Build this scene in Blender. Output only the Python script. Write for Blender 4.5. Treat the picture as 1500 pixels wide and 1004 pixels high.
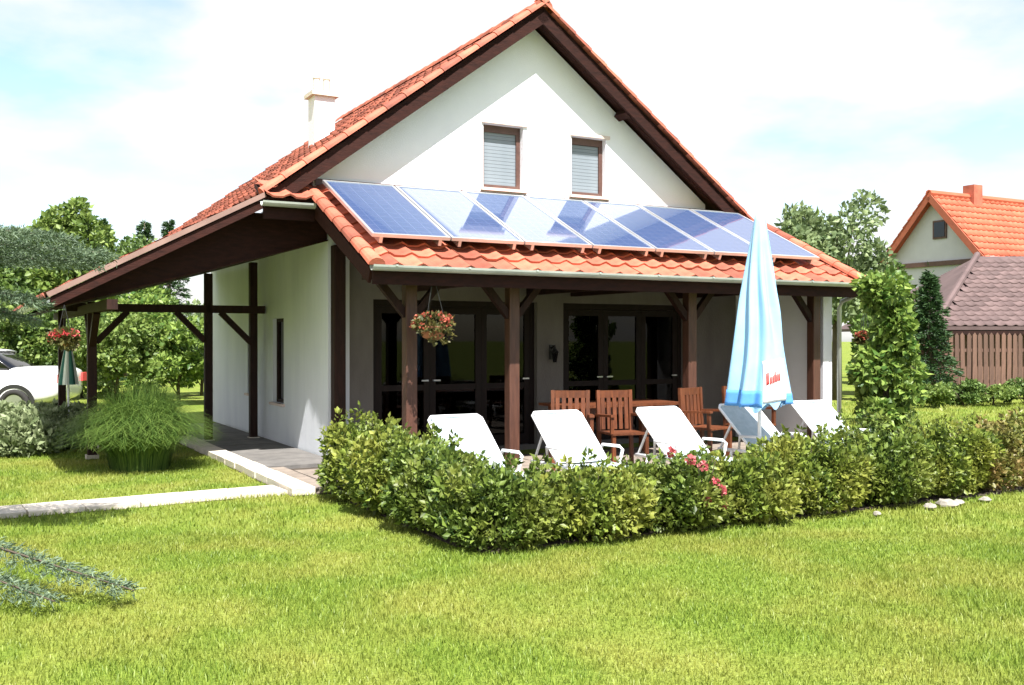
import bpy, math, random
import numpy as np
from mathutils import Vector, Matrix, Euler
R = math.radians
random.seed(7)
rng = np.random.default_rng(7)
for o in list(bpy.data.objects): bpy.data.objects.remove(o)
scene = bpy.context.scene
col = scene.collection

# ------------------------------------------------------------------ camera
cam_d = bpy.data.cameras.new('camera'); cam = bpy.data.objects.new('camera', cam_d); col.objects.link(cam)
cam_d.sensor_width = 36; cam_d.lens = 35.16; cam_d.clip_end = 2000
cam.location = (0, 0, 1.65); cam.rotation_euler = (R(89.8), 0, 0)
scene.camera = cam

# ------------------------------------------------------------------ sky and sun
SUN_EL = 58.0
SUN_AZ = (0.26, -0.9656)          # horizontal direction towards the sun (behind the camera)
w = bpy.data.worlds.new('World'); scene.world = w; w.use_nodes = True
nt = w.node_tree; nt.nodes.clear()
def wn(t, **k):
    n = nt.nodes.new(t)
    for a, b in k.items(): setattr(n, a, b)
    return n
wo = wn('ShaderNodeOutputWorld'); bg = wn('ShaderNodeBackground'); bgc = wn('ShaderNodeBackground'); mx = wn('ShaderNodeMixShader')
sky = wn('ShaderNodeTexSky', sky_type='NISHITA', sun_disc=False)
sky.sun_elevation = R(SUN_EL); sky.sun_rotation = math.atan2(SUN_AZ[0], SUN_AZ[1])
sky.air_density = 1.0; sky.dust_density = 1.2; sky.ozone_density = 1.0
bg.inputs['Strength'].default_value = 0.115
nt.links.new(sky.outputs[0], bg.inputs['Color'])
# broken cloud: a noise field over the direction vector, flattened towards the horizon
tc = wn('ShaderNodeTexCoord'); sep = wn('ShaderNodeSeparateXYZ'); nt.links.new(tc.outputs['Generated'], sep.inputs[0])
addz = wn('ShaderNodeMath', operation='ADD'); addz.inputs[1].default_value = 0.22; nt.links.new(sep.outputs['Z'], addz.inputs[0])
mxz = wn('ShaderNodeMath', operation='MAXIMUM'); mxz.inputs[1].default_value = 0.08; nt.links.new(addz.outputs[0], mxz.inputs[0])
dx = wn('ShaderNodeMath', operation='DIVIDE'); dy = wn('ShaderNodeMath', operation='DIVIDE')
nt.links.new(sep.outputs['X'], dx.inputs[0]); nt.links.new(mxz.outputs[0], dx.inputs[1])
nt.links.new(sep.outputs['Y'], dy.inputs[0]); nt.links.new(mxz.outputs[0], dy.inputs[1])
cmb = wn('ShaderNodeCombineXYZ'); nt.links.new(dx.outputs[0], cmb.inputs[0]); nt.links.new(dy.outputs[0], cmb.inputs[1])
cmb.inputs[2].default_value = 1.3
cn = wn('ShaderNodeTexNoise'); cn.inputs['Scale'].default_value = 1.15; cn.inputs['Detail'].default_value = 7; cn.inputs['Roughness'].default_value = 0.5
nt.links.new(cmb.outputs[0], cn.inputs['Vector'])
cr = wn('ShaderNodeValToRGB'); cr.color_ramp.elements[0].position = 0.385; cr.color_ramp.elements[1].position = 0.50
nt.links.new(cn.outputs['Fac'], cr.inputs[0])
bgc.inputs['Color'].default_value = (1.0, 0.99, 0.975, 1); bgc.inputs['Strength'].default_value = 0.43
nt.links.new(cr.outputs[0], mx.inputs[0]); nt.links.new(bg.outputs[0], mx.inputs[1]); nt.links.new(bgc.outputs[0], mx.inputs[2])
nt.links.new(mx.outputs[0], wo.inputs['Surface'])

sd = bpy.data.lights.new('sun', 'SUN'); sun = bpy.data.objects.new('sun', sd); col.objects.link(sun)
sd.energy = 5.0; sd.angle = R(0.53); sd.color = (1.0, 0.965, 0.915)
sv = Vector((SUN_AZ[0]*math.cos(R(SUN_EL)), SUN_AZ[1]*math.cos(R(SUN_EL)), math.sin(R(SUN_EL))))
sun.rotation_euler = sv.to_track_quat('Z', 'Y').to_euler(); sun.location = (0, -10, 30)

vs = scene.view_settings
vs.view_transform = 'Standard'; vs.look = 'None'; vs.gamma = 1; vs.use_curve_mapping = False
vs.exposure = 1.35
scene.render.engine = 'CYCLES'
scene.cycles.max_bounces = 8; scene.cycles.transparent_max_bounces = 12

# ------------------------------------------------------------------ materials
MAT = {}
def mat(name, c1, c2=None, scale=6, rough=0.7, bump=0.0, bscale=None, metallic=0, spec=0.5, stretch=(1, 1, 1), detail=5, island=0.0, coat=0, c3=None):
    """noise between two colours + bump; island = how much each loose piece varies"""
    if name in MAT: return MAT[name]
    m = bpy.data.materials.new(name); m.use_nodes = True; MAT[name] = m
    t = m.node_tree; p = t.nodes['Principled BSDF']
    p.inputs['Roughness'].default_value = rough; p.inputs['Metallic'].default_value = metallic
    p.inputs['Specular IOR Level'].default_value = spec; p.inputs['Coat Weight'].default_value = coat
    tc = t.nodes.new('ShaderNodeTexCoord'); mp = t.nodes.new('ShaderNodeMapping'); mp.inputs['Scale'].default_value = stretch
    t.links.new(tc.outputs['Object'], mp.inputs[0])
    n = t.nodes.new('ShaderNodeTexNoise'); n.inputs['Scale'].default_value = scale; n.inputs['Detail'].default_value = detail
    n.inputs['Roughness'].default_value = 0.62
    t.links.new(mp.outputs[0], n.inputs['Vector'])
    r = t.nodes.new('ShaderNodeValToRGB'); r.color_ramp.elements[0].position = 0.3; r.color_ramp.elements[1].position = 0.7
    c2 = c2 or c1
    r.color_ramp.elements[0].color = (*c1, 1); r.color_ramp.elements[1].color = (*c2, 1)
    if c3:
        e = r.color_ramp.elements.new(0.5); e.color = (*c3, 1)
    t.links.new(n.outputs['Fac'], r.inputs[0])
    out = r.outputs[0]
    if island:
        g = t.nodes.new('ShaderNodeNewGeometry'); oi = t.nodes.new('ShaderNodeObjectInfo')
        a = t.nodes.new('ShaderNodeMath'); a.operation = 'ADD'; t.links.new(g.outputs['Random Per Island'], a.inputs[0]); t.links.new(oi.outputs['Random'], a.inputs[1])
        f = t.nodes.new('ShaderNodeMath'); f.operation = 'FRACT'; t.links.new(a.outputs[0], f.inputs[0])
        mr = t.nodes.new('ShaderNodeMapRange'); mr.inputs['To Min'].default_value = 1-island; mr.inputs['To Max'].default_value = 1+island
        t.links.new(f.outputs[0], mr.inputs['Value'])
        h = t.nodes.new('ShaderNodeHueSaturation'); t.links.new(out, h.inputs['Color']); t.links.new(mr.outputs[0], h.inputs['Value'])
        out = h.outputs[0]
    t.links.new(out, p.inputs['Base Color'])
    if bump:
        n2 = t.nodes.new('ShaderNodeTexNoise'); n2.inputs['Scale'].default_value = bscale or scale*4; n2.inputs['Detail'].default_value = 6
        t.links.new(mp.outputs[0], n2.inputs['Vector'])
        b = t.nodes.new('ShaderNodeBump'); b.inputs['Strength'].default_value = bump; b.inputs['Distance'].default_value = 0.02
        t.links.new(n2.outputs['Fac'], b.inputs['Height']); t.links.new(b.outputs[0], p.inputs['Normal'])
    return m

def leafmat(name, c1, c2, trans=0.3, rough=0.5, patch=0.0, patchcol=None, pscale=1.2):
    if name in MAT: return MAT[name]
    m = bpy.data.materials.new(name); m.use_nodes = True; MAT[name] = m
    t = m.node_tree; p = t.nodes['Principled BSDF']; o = t.nodes['Material Output']
    p.inputs['Roughness'].default_value = rough; p.inputs['Specular IOR Level'].default_value = 0.35
    g = t.nodes.new('ShaderNodeNewGeometry')
    r = t.nodes.new('ShaderNodeValToRGB'); r.color_ramp.elements[0].color = (*c1, 1); r.color_ramp.elements[1].color = (*c2, 1)
    t.links.new(g.outputs['Random Per Island'], r.inputs[0])
    out = r.outputs[0]
    if patchcol:
        tc = t.nodes.new('ShaderNodeTexCoord'); n = t.nodes.new('ShaderNodeTexNoise'); n.inputs['Scale'].default_value = pscale; n.inputs['Detail'].default_value = 4
        t.links.new(tc.outputs['Object'], n.inputs['Vector'])
        rr = t.nodes.new('ShaderNodeMapRange'); rr.inputs['From Min'].default_value = 0.42; rr.inputs['From Max'].default_value = 0.62; rr.inputs['To Max'].default_value = patch
        t.links.new(n.outputs['Fac'], rr.inputs['Value'])
        mx = t.nodes.new('ShaderNodeMixRGB'); mx.inputs[2].default_value = (*patchcol, 1)
        t.links.new(rr.outputs[0], mx.inputs[0]); t.links.new(out, mx.inputs[1]); out = mx.outputs[0]
    t.links.new(out, p.inputs['Base Color'])
    tr = t.nodes.new('ShaderNodeBsdfTranslucent'); t.links.new(out, tr.inputs['Color'])
    ms = t.nodes.new('ShaderNodeMixShader'); ms.inputs[0].default_value = trans
    t.links.new(p.outputs[0], ms.inputs[1]); t.links.new(tr.outputs[0], ms.inputs[2]); t.links.new(ms.outputs[0], o.inputs['Surface'])
    return m

M = {}
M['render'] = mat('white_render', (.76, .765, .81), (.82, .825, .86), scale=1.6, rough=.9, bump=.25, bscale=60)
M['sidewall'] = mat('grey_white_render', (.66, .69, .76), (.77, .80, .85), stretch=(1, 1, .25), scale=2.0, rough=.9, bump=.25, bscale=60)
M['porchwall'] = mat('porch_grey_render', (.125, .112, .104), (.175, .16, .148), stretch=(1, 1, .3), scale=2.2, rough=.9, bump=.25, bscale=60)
M['tile'] = mat('clay_tile', (.24, .062, .036), (.44, .13, .075), scale=3.5, rough=.75, bump=.3, bscale=40, island=.42, c3=(.37, .098, .055))
M['tile_old'] = mat('clay_tile_main', (.20, .055, .034), (.38, .11, .066), scale=2.5, rough=.8, bump=.3, bscale=40, island=.4)
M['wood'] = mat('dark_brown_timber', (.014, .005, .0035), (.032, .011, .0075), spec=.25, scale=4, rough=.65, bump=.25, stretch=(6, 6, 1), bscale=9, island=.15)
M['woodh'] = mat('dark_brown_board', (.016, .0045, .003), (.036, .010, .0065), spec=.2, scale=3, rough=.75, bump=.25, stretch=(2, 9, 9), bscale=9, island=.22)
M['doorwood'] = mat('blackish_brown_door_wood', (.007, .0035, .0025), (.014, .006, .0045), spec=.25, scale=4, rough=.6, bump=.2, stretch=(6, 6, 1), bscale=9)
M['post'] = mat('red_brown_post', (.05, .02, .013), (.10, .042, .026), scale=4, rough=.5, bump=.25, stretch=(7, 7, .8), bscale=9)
M['orangewood'] = mat('orange_garden_wood', (.075, .022, .009), (.16, .05, .018), scale=5, rough=.45, bump=.2, stretch=(6, 6, 1), bscale=8, island=.2)
M['gutter'] = mat('weathered_gutter', (.36, .40, .37), (.52, .55, .51), scale=3, rough=.45, metallic=.3)
M['flash'] = mat('pale_flashing', (.20, .12, .10), (.29, .185, .155), scale=3, rough=.5)
M['glass_dark'] = mat('dark_window_glass', (.006, .006, .007), (.01, .01, .011), rough=.06, spec=.5)
M['shutter'] = mat('grey_blue_shutter', (.17, .20, .23), (.22, .25, .28), scale=2, rough=.5)
M['framebrown'] = mat('brown_window_frame', (.075, .035, .028), (.12, .06, .045), scale=5, rough=.5)
M['sill'] = mat('pinkish_window_trim', (.58, .46, .41), (.66, .54, .49), scale=5, rough=.7)
M['white'] = mat('white_plastic', (.80, .82, .83), (.84, .85, .86), scale=3, rough=.38)
M['mesh'] = mat('white_sling_fabric', (.30, .37, .385), (.40, .46, .475), scale=14, rough=.7, bump=.2, bscale=300)
M['alu'] = mat('aluminium_frame', (.70, .71, .72), (.78, .79, .80), rough=.35, metallic=.8)
M['concrete'] = mat('pale_concrete', (.50, .45, .37), (.63, .57, .48), scale=5, rough=.9, bump=.4, bscale=50, island=.12)
M['slab'] = mat('brown_paving', (.17, .14, .115), (.26, .215, .175), scale=7, rough=.9, bump=.4, bscale=60, island=.12)
M['darkslab'] = mat('dark_paving', (.10, .095, .09), (.16, .15, .14), scale=5, rough=.85, bump=.4, bscale=50, island=.15)
M['stone'] = mat('light_stone', (.20, .185, .16), (.34, .31, .27), scale=4, rough=.9, bump=.6, bscale=15)
M['bark'] = mat('bark', (.05, .036, .025), (.11, .085, .06), scale=8, rough=.9, bump=.8, stretch=(3, 3, .6), bscale=14)
M['soil'] = mat('soil', (.035, .026, .018), (.075, .055, .04), scale=9, rough=.95, bump=.8, bscale=40)
M['black'] = mat('black_metal', (.012, .012, .012), (.02, .02, .02), rough=.5)
M['pot'] = mat('terracotta_pot', (.33, .12, .065), (.45, .19, .11), scale=6, rough=.8, bump=.2)
M['chrome'] = mat('steel', (.5, .5, .5), (.6, .6, .6), rough=.3, metallic=1)
M['orangetile'] = mat('bright_orange_tile', (.42, .088, .042), (.54, .128, .066), scale=1.2, rough=.8, island=.12)
M['pinktile'] = mat('weathered_pink_tile', (.085, .054, .052), (.135, .09, .086), scale=1.5, rough=.85, island=.18)
M['nwall'] = mat('neighbour_render', (.50, .505, .54), (.58, .585, .62), scale=1, rough=.9)
M['fencewood'] = mat('fence_brown', (.085, .045, .032), (.15, .082, .058), scale=3, rough=.75, stretch=(5, 5, 1), island=.25)
M['carpaint'] = mat('white_car_paint', (.80, .80, .80), (.82, .82, .82), rough=.25, coat=.6)
M['tyre'] = mat('tyre_rubber', (.015, .014, .014), (.025, .023, .022), rough=.85)
M['red'] = mat('red_print', (.62, .05, .05), (.70, .08, .07), rough=.7)
M['blue'] = mat('light_blue_canvas', (.24, .46, .67), (.31, .53, .73), scale=2.5, rough=.8, bump=.15, bscale=120)
M['blue_dk'] = mat('mid_blue_canvas', (.05, .20, .50), (.09, .28, .58), scale=4, rough=.8)
M['teal'] = mat('teal_canvas', (.03, .12, .11), (.05, .18, .16), scale=4, rough=.8)
M['cellwhite'] = mat('white_canvas', (.74, .76, .77), (.80, .82, .82), scale=4, rough=.8)
M['hedge'] = leafmat('hedge_leaf', (.022, .05, .009), (.25, .325, .055), .33, .45, .65, (.33, .33, .065), 2.2)
M['hedge2'] = leafmat('hedge_leaf_deep', (.018, .045, .009), (.20, .28, .05), .33, .45, .55, (.27, .29, .06), 2.2)
M['hedge_r'] = leafmat('hedge_leaf_rusty', (.08, .105, .02), (.24, .25, .06), .3, .45, .8, (.32, .20, .08), 2.6)
M['tree'] = leafmat('tree_leaf', (.04, .085, .018), (.16, .24, .055), .3)
M['tree2'] = leafmat('tree_leaf_light', (.07, .13, .025), (.25, .33, .08), .35)
M['tree3'] = leafmat('tree_leaf_grey', (.09, .14, .06), (.28, .35, .16), .35)
M['conif'] = leafmat('conifer_needle', (.018, .045, .016), (.06, .12, .04), .15)
M['vine'] = leafmat('vine_leaf', (.05, .12, .02), (.28, .38, .08), .35, .45)
M['spruce'] = leafmat('blue_spruce_needle', (.04, .075, .04), (.20, .27, .165), .2, .5)
M['pampas'] = leafmat('tall_grass_blade', (.045, .105, .02), (.19, .285, .06), .35)
M['pale'] = leafmat('pale_green_leaf', (.15, .20, .09), (.32, .37, .20), .3)
M['petal_r'] = leafmat('red_petal', (.42, .03, .03), (.62, .12, .12), .3)
M['petal_p'] = leafmat('pink_red_petal', (.38, .04, .06), (.60, .20, .20), .3)
M['petal_o'] = leafmat('salmon_petal', (.30, .045, .03), (.46, .14, .085), .3)
M['basketleaf'] = leafmat('basket_leaf', (.05, .06, .018), (.15, .13, .04), .3)
M['lawnblade'] = leafmat('lawn_blade', (.115, .19, .022), (.265, .345, .05), .32, .5, .75, (.29, .295, .06), 1.1)

def ground_mat():
    m = bpy.data.materials.new('lawn_ground'); m.use_nodes = True; t = m.node_tree; p = t.nodes['Principled BSDF']
    tc = t.nodes.new('ShaderNodeTexCoord')
    def noise(s, d=5):
        n = t.nodes.new('ShaderNodeTexNoise'); n.inputs['Scale'].default_value = s; n.inputs['Detail'].default_value = d
        t.links.new(tc.outputs['Object'], n.inputs['Vector']); return n
    n1 = noise(1.1); n2 = noise(38, 3)
    r1 = t.nodes.new('ShaderNodeValToRGB'); r1.color_ramp.elements[0].position = .35; r1.color_ramp.elements[1].position = .65
    r1.color_ramp.elements[0].color = (.12, .175, .023, 1); r1.color_ramp.elements[1].color = (.20, .23, .047, 1)
    t.links.new(n1.outputs['Fac'], r1.inputs[0])
    mr = t.nodes.new('ShaderNodeMapRange'); mr.inputs['From Min'].default_value = .3; mr.inputs['From Max'].default_value = .7; mr.inputs['To Min'].default_value = .65; mr.inputs['To Max'].default_value = 1.25
    t.links.new(n2.outputs['Fac'], mr.inputs['Value'])
    h = t.nodes.new('ShaderNodeHueSaturation'); t.links.new(r1.outputs[0], h.inputs['Color']); t.links.new(mr.outputs[0], h.inputs['Value'])
    t.links.new(h.outputs[0], p.inputs['Base Color'])
    b = t.nodes.new('ShaderNodeBump'); b.inputs['Strength'].default_value = .7; b.inputs['Distance'].default_value = .03
    t.links.new(n2.outputs['Fac'], b.inputs['Height']); t.links.new(b.outputs[0], p.inputs['Normal'])
    p.inputs['Roughness'].default_value = .95; p.inputs['Specular IOR Level'].default_value = .1
    return m
M['ground'] = ground_mat()

def panel_mat():
    m = bpy.data.materials.new('solar_cells'); m.use_nodes = True; t = m.node_tree; p = t.nodes['Principled BSDF']
    tc = t.nodes.new('ShaderNodeTexCoord'); sp = t.nodes.new('ShaderNodeSeparateXYZ'); t.links.new(tc.outputs['Object'], sp.inputs[0])
    outs = []
    for ax, pitch in (('X', .1575), ('Y', .1635)):
        d = t.nodes.new('ShaderNodeMath'); d.operation = 'DIVIDE'; d.inputs[1].default_value = pitch; t.links.new(sp.outputs[ax], d.inputs[0])
        f = t.nodes.new('ShaderNodeMath'); f.operation = 'PINGPONG'; f.inputs[1].default_value = .5; t.links.new(d.outputs[0], f.inputs[0])
        g = t.nodes.new('ShaderNodeMath'); g.operation = 'LESS_THAN'; g.inputs[1].default_value = .022; t.links.new(f.outputs[0], g.inputs[0]); outs.append(g)
    mxx = t.nodes.new('ShaderNodeMath'); mxx.operation = 'MAXIMUM'; t.links.new(outs[0].outputs[0], mxx.inputs[0]); t.links.new(outs[1].outputs[0], mxx.inputs[1])
    mix = t.nodes.new('ShaderNodeMixRGB'); mix.inputs[1].default_value = (.055, .085, .18, 1); mix.inputs[2].default_value = (.10, .13, .23, 1)
    t.links.new(mxx.outputs[0], mix.inputs[0]); t.links.new(mix.outputs[0], p.inputs['Base Color'])
    p.inputs['Roughness'].default_value = .05; p.inputs['IOR'].default_value = 1.9; p.inputs['Specular IOR Level'].default_value = .6
    return m
M['cells'] = panel_mat()

def glass_mat():
    m = bpy.data.materials.new('window_glass'); m.use_nodes = True; t = m.node_tree; o = t.nodes['Material Output']
    t.nodes.remove(t.nodes['Principled BSDF'])
    a = t.nodes.new('ShaderNodeBsdfTransparent'); a.inputs[0].default_value = (.3, .3, .3, 1)
    g = t.nodes.new('ShaderNodeBsdfGlossy'); g.inputs['Roughness'].default_value = .02
    f = t.nodes.new('ShaderNodeFresnel'); f.inputs[0].default_value = 1.3
    x = t.nodes.new('ShaderNodeMixShader'); t.links.new(f.outputs[0], x.inputs[0]); t.links.new(a.outputs[0], x.inputs[1]); t.links.new(g.outputs[0], x.inputs[2])
    t.links.new(x.outputs[0], o.inputs['Surface']); return m
M['glass'] = glass_mat()

# ------------------------------------------------------------------ mesh helpers
class MB:
    def __init__(s): s.v = []; s.f = []
    def add(s, verts, faces):
        k = len(s.v); s.v += [tuple(x) for x in verts]; s.f += [tuple(i+k for i in q) for q in faces]; return s
    def box(s, x0, x1, y0, y1, z0, z1):
        return s.add([(x0,y0,z0),(x1,y0,z0),(x1,y1,z0),(x0,y1,z0),(x0,y0,z1),(x1,y0,z1),(x1,y1,z1),(x0,y1,z1)],
                     [(0,3,2,1),(4,5,6,7),(0,1,5,4),(1,2,6,5),(2,3,7,6),(3,0,4,7)])
    def bar(s, a, b, wd, ht, up=(0,0,1)):
        a = Vector(a); b = Vector(b); d = (b-a).normalized(); up = Vector(up)
        sd_ = d.cross(up)
        if sd_.length < 1e-4: sd_ = d.cross(Vector((1,0,0)))
        sd_.normalize(); u2 = sd_.cross(d).normalized()
        sd_ *= wd/2; u2 *= ht/2
        vs_ = [a-sd_-u2, a+sd_-u2, a+sd_+u2, a-sd_+u2, b-sd_-u2, b+sd_-u2, b+sd_+u2, b-sd_+u2]
        return s.add(vs_, [(0,1,2,3),(7,6,5,4),(0,4,5,1),(1,5,6,2),(2,6,7,3),(3,7,4,0)])
    def tube(s, pts, rads, n=8, cap=True):
        pts = [Vector(p) for p in pts]; k0 = len(s.v)
        for i, p in enumerate(pts):
            d = (pts[min(i+1, len(pts)-1)]-pts[max(i-1, 0)]).normalized()
            a = d.orthogonal().normalized() if abs(d.z) < .9 else (Vector((1,0,0))-d*d.x).normalized()
            if abs(d.z) < .9: a = (Vector((0,0,1))-d*d.z).normalized()
            b = d.cross(a)
            for j in range(n):
                t = 2*math.pi*j/n; s.v.append(tuple(p+(a*math.cos(t)+b*math.sin(t))*rads[i]))
        for i in range(len(pts)-1):
            for j in range(n):
                s.f.append((k0+i*n+j, k0+i*n+(j+1)%n, k0+(i+1)*n+(j+1)%n, k0+(i+1)*n+j))
        if cap:
            s.f.append(tuple(k0+j for j in reversed(range(n)))); s.f.append(tuple(k0+(len(pts)-1)*n+j for j in range(n)))
        return s
    def lathe(s, prof, n=20, c=(0,0,0)):
        k0 = len(s.v)
        for r, z in prof:
            for j in range(n):
                t = 2*math.pi*j/n; s.v.append((c[0]+r*math.cos(t), c[1]+r*math.sin(t), c[2]+z))
        for i in range(len(prof)-1):
            for j in range(n): s.f.append((k0+i*n+j, k0+i*n+(j+1)%n, k0+(i+1)*n+(j+1)%n, k0+(i+1)*n+j))
        s.f.append(tuple(k0+j for j in reversed(range(n)))); s.f.append(tuple(k0+(len(prof)-1)*n+j for j in range(n)))
        return s
    def prism(s, poly, axis, a0, a1):
        """poly 2-D; axis 'y': poly in (x,z); axis 'x': poly in (y,z)"""
        n = len(poly)
        def P(p, a): return (p[0], a, p[1]) if axis == 'y' else ((a, p[0], p[1]) if axis == 'x' else (p[0], p[1], a))
        return s.add([P(p, a0) for p in poly]+[P(p, a1) for p in poly],
                     [tuple(range(n)), tuple(reversed(range(n, 2*n)))]+[(i, i+n, (i+1) % n+n, (i+1) % n) for i in range(n)])
    def mesh(s, name, material, smooth=False):
        me = bpy.data.meshes.new(name); me.from_pydata(s.v, [], s.f)
        import bmesh
        bm = bmesh.new(); bm.from_mesh(me); bmesh.ops.recalc_face_normals(bm, faces=bm.faces); bm.to_mesh(me); bm.free()
        me.materials.append(material)
        if smooth: me.polygons.foreach_set('use_smooth', [True]*len(me.polygons))
        return me
    def build(s, name, material, parent=None, smooth=False, bevel=0):
        o = link(name, s.mesh(name, material, smooth), parent)
        if bevel:
            b = o.modifiers.new('bevel', 'BEVEL'); b.width = bevel; b.segments = 2; b.limit_method = 'ANGLE'; b.angle_limit = R(40)
        return o
def link(name, me, parent=None):
    o = bpy.data.objects.new(name, me); col.objects.link(o)
    if parent is not None: o.parent = parent
    return o
def tag(o, label=None, cat=None, group=None, kind=None):
    if label: o['label'] = label
    if cat: o['category'] = cat
    if group: o['group'] = group
    if kind: o['kind'] = kind
    return o
def empty(name, loc=(0,0,0), rz=0):
    o = bpy.data.objects.new(name, None); col.objects.link(o); o.location = loc; o.rotation_euler = (0, 0, rz); o.empty_display_size = .2
    return o
def copy_tree(o, parent=None):
    c = o.copy(); col.objects.link(c)
    if parent is not None: c.parent = parent
    for ch in list(o.children): copy_tree(ch, c)
    return c
def arr_mesh(name, V, F, material):
    """V (n,3) float array, F (m,k) int array with constant k"""
    me = bpy.data.meshes.new(name); m, k = F.shape
    me.vertices.add(len(V)); me.vertices.foreach_set('co', np.ascontiguousarray(V, dtype=np.float32).ravel())
    me.loops.add(m*k); me.loops.foreach_set('vertex_index', np.ascontiguousarray(F, dtype=np.int32).ravel())
    me.polygons.add(m); me.polygons.foreach_set('loop_start', np.arange(0, m*k, k, dtype=np.int32))
    me.update(calc_edges=True); me.materials.append(material)
    return me
def unit(a): return a/np.maximum(np.linalg.norm(a, axis=1, keepdims=True), 1e-9)
def leaves(P, D, L, W, fold=.25):
    """leaf rhombs: P base points, D directions, L length, W width arrays -> V,F (two folded triangles each)"""
    n = len(P); D = unit(D); Rn = unit(np.cross(D, rng.normal(size=(n, 3)))); N = np.cross(Rn, D)
    L = np.broadcast_to(L, (n,))[:, None]; W = np.broadcast_to(W, (n,))[:, None]
    mid = P+D*L*.45
    V = np.stack([P, mid+Rn*W*.5+N*W*fold, P+D*L, mid-Rn*W*.5+N*W*fold], 1).reshape(-1, 3)
    b = np.arange(n)[:, None]*4
    F = np.concatenate([b+np.array([[0, 1, 2]]), b+np.array([[0, 2, 3]])], 0)
    return V, F

# house frame: u along the front (to the right), v backwards, z up
TH = R(28.9); E = Vector((-1.53, 11.1, 0))
UX = Vector((math.cos(TH), math.sin(TH), 0)); VX = Vector((-math.sin(TH), math.cos(TH), 0))
def H(u, v, z=0): return E+UX*u+VX*v+Vector((0, 0, z))
def to_uv(x, y):
    dx, dy = x-E.x, y-E.y
    return dx*UX.x+dy*UX.y, dx*VX.x+dy*VX.y

# ------------------------------------------------------------------ setting
me = bpy.data.meshes.new('ground'); S = 600
me.from_pydata([(-S,-S,0),(S,-S,0),(S,S,0),(-S,S,0)], [], [(0,1,2,3)]); me.materials.append(M['ground'])
ground = tag(link('ground', me), kind='structure')

terrace = MB().box(-.49, 8.6, -3.05, 1.915, -.05, .012).box(-.725, -.491, -.2, 1.915, -.05, .012).build('terrace', M['soil']); terrace.location = E; terrace.rotation_euler.z = TH; tag(terrace, kind='structure')
sm = MB().box(-.245, .245, -.245, .245, 0, .055).mesh('paving_slab', M['slab'])
for i in range(18):
    for j in range(9):
        s_ = link('paving_slab', sm, terrace); s_.location = (-.23+i*.5, -2.79+j*.5, .002+random.uniform(0, .006)); s_.rotation_euler.z = random.uniform(-.006, .006)+R(90)*random.randint(0, 3)
nm = MB().box(-.112, .112, -.245, .245, 0, .055).mesh('paving_slab', M['slab'])
for j in range(4):
    s_ = link('paving_slab', nm, terrace); s_.location = (-.607, .08+j*.5, .003)
walk = MB().box(-.72, .28, 1.92, 9.6, -.05, .010).build('side_walk', M['soil']); walk.location = E; walk.rotation_euler.z = TH; tag(walk, kind='structure')
dm = MB().box(-.49, .49, -.34, .34, 0, .05).mesh('paving_slab', M['darkslab'])
for j in range(10):
    s_ = link('paving_slab', dm, walk); s_.location = (-.22, 2.28+j*.70, .004+random.uniform(0, .005)); s_.rotation_euler.z = R(180)*random.randint(0, 1)
PATH_R = TH+R(4.0); PATH_O = H(-.92, .22)
path = MB().box(-6.9, 0, -.25, .25, -.05, .008).build('path', M['soil']); path.location = PATH_O; path.rotation_euler.z = PATH_R; tag(path, kind='structure')
pm = MB().box(-.245, .245, -.245, .245, 0, .045).mesh('paving_slab', M['concrete'])
for i in range(14):
    s_ = link('paving_slab', pm, path); s_.location = (-.33-i*.5, random.uniform(-.012, .012), random.uniform(0, .008)); s_.rotation_euler.z = random.uniform(-.02, .02)+R(180)*random.randint(0, 1)
kerb = MB().box(-1.0, -.73, -.2, 6.2, -.05, .008).build('kerb', M['soil']); kerb.location = E; kerb.rotation_euler.z = TH; tag(kerb, kind='structure')
km = MB().box(-.125, .125, -.245, .245, 0, .085).mesh('kerb_stone', M['concrete'])
for j in range(13):
    s_ = link('kerb_stone', km, kerb); s_.location = (-.865+random.uniform(-.01, .01), .05+j*.5, 0); s_.rotation_euler.z = random.uniform(-.015, .015)
bed = MB().box(-.50, 8.6, -3.66, -3.06, -.05, .02).box(-.58, -.50, -3.3, -.3, -.05, .016).build('flower_bed', M['soil']); bed.location = E; bed.rotation_euler.z = TH; tag(bed, kind='structure')

# ------------------------------------------------------------------ the house
house = empty('house', E, TH)
tag(house, 'white gabled house with red tile roofs, dark timber porch and side veranda', 'house')
WV = 2.50                       # front wall plane
def part(name, mb, m, parent=None, **k): return mb.build(name, m, parent or house, **k)
# walls -------------------------------------------------------------
zt = 3.70
gable = MB()
def gz(u): return 6.34-abs(u-3.44)*.739
# gable wall with two openings, built of strips (poly prisms in (u,z))
W1 = (2.65, 3.32, 3.86, 4.80); W2 = (4.17, 4.80, 3.86, 4.76)
strips = [(.10, W1[0]), (W1[0], W1[1]), (W1[1], W2[0]), (W2[0], W2[1]), (W2[1], 6.78)]
for a, b in strips:
    lo, hi = (W1[2], W1[3]) if (a, b) == (W1[0], W1[1]) else ((W2[2], W2[3]) if (a, b) == (W2[0], W2[1]) else (None, None))
    pts = [a]+([3.44] if a < 3.44 < b else [])+[b]
    top = [(u, gz(u)) for u in reversed(pts)]
    if lo is None: gable.prism([(a, 3.3), (b, 3.3)]+top, 'y', WV, WV+.3)
    else:
        gable.prism([(a, 3.3), (b, 3.3), (b, lo), (a, lo)], 'y', WV, WV+.3); gable.prism([(a, hi), (b, hi)]+top, 'y', WV, WV+.3)
part('gable_wall', gable, M['render'])
fw = MB(); zl = 2.20
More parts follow.
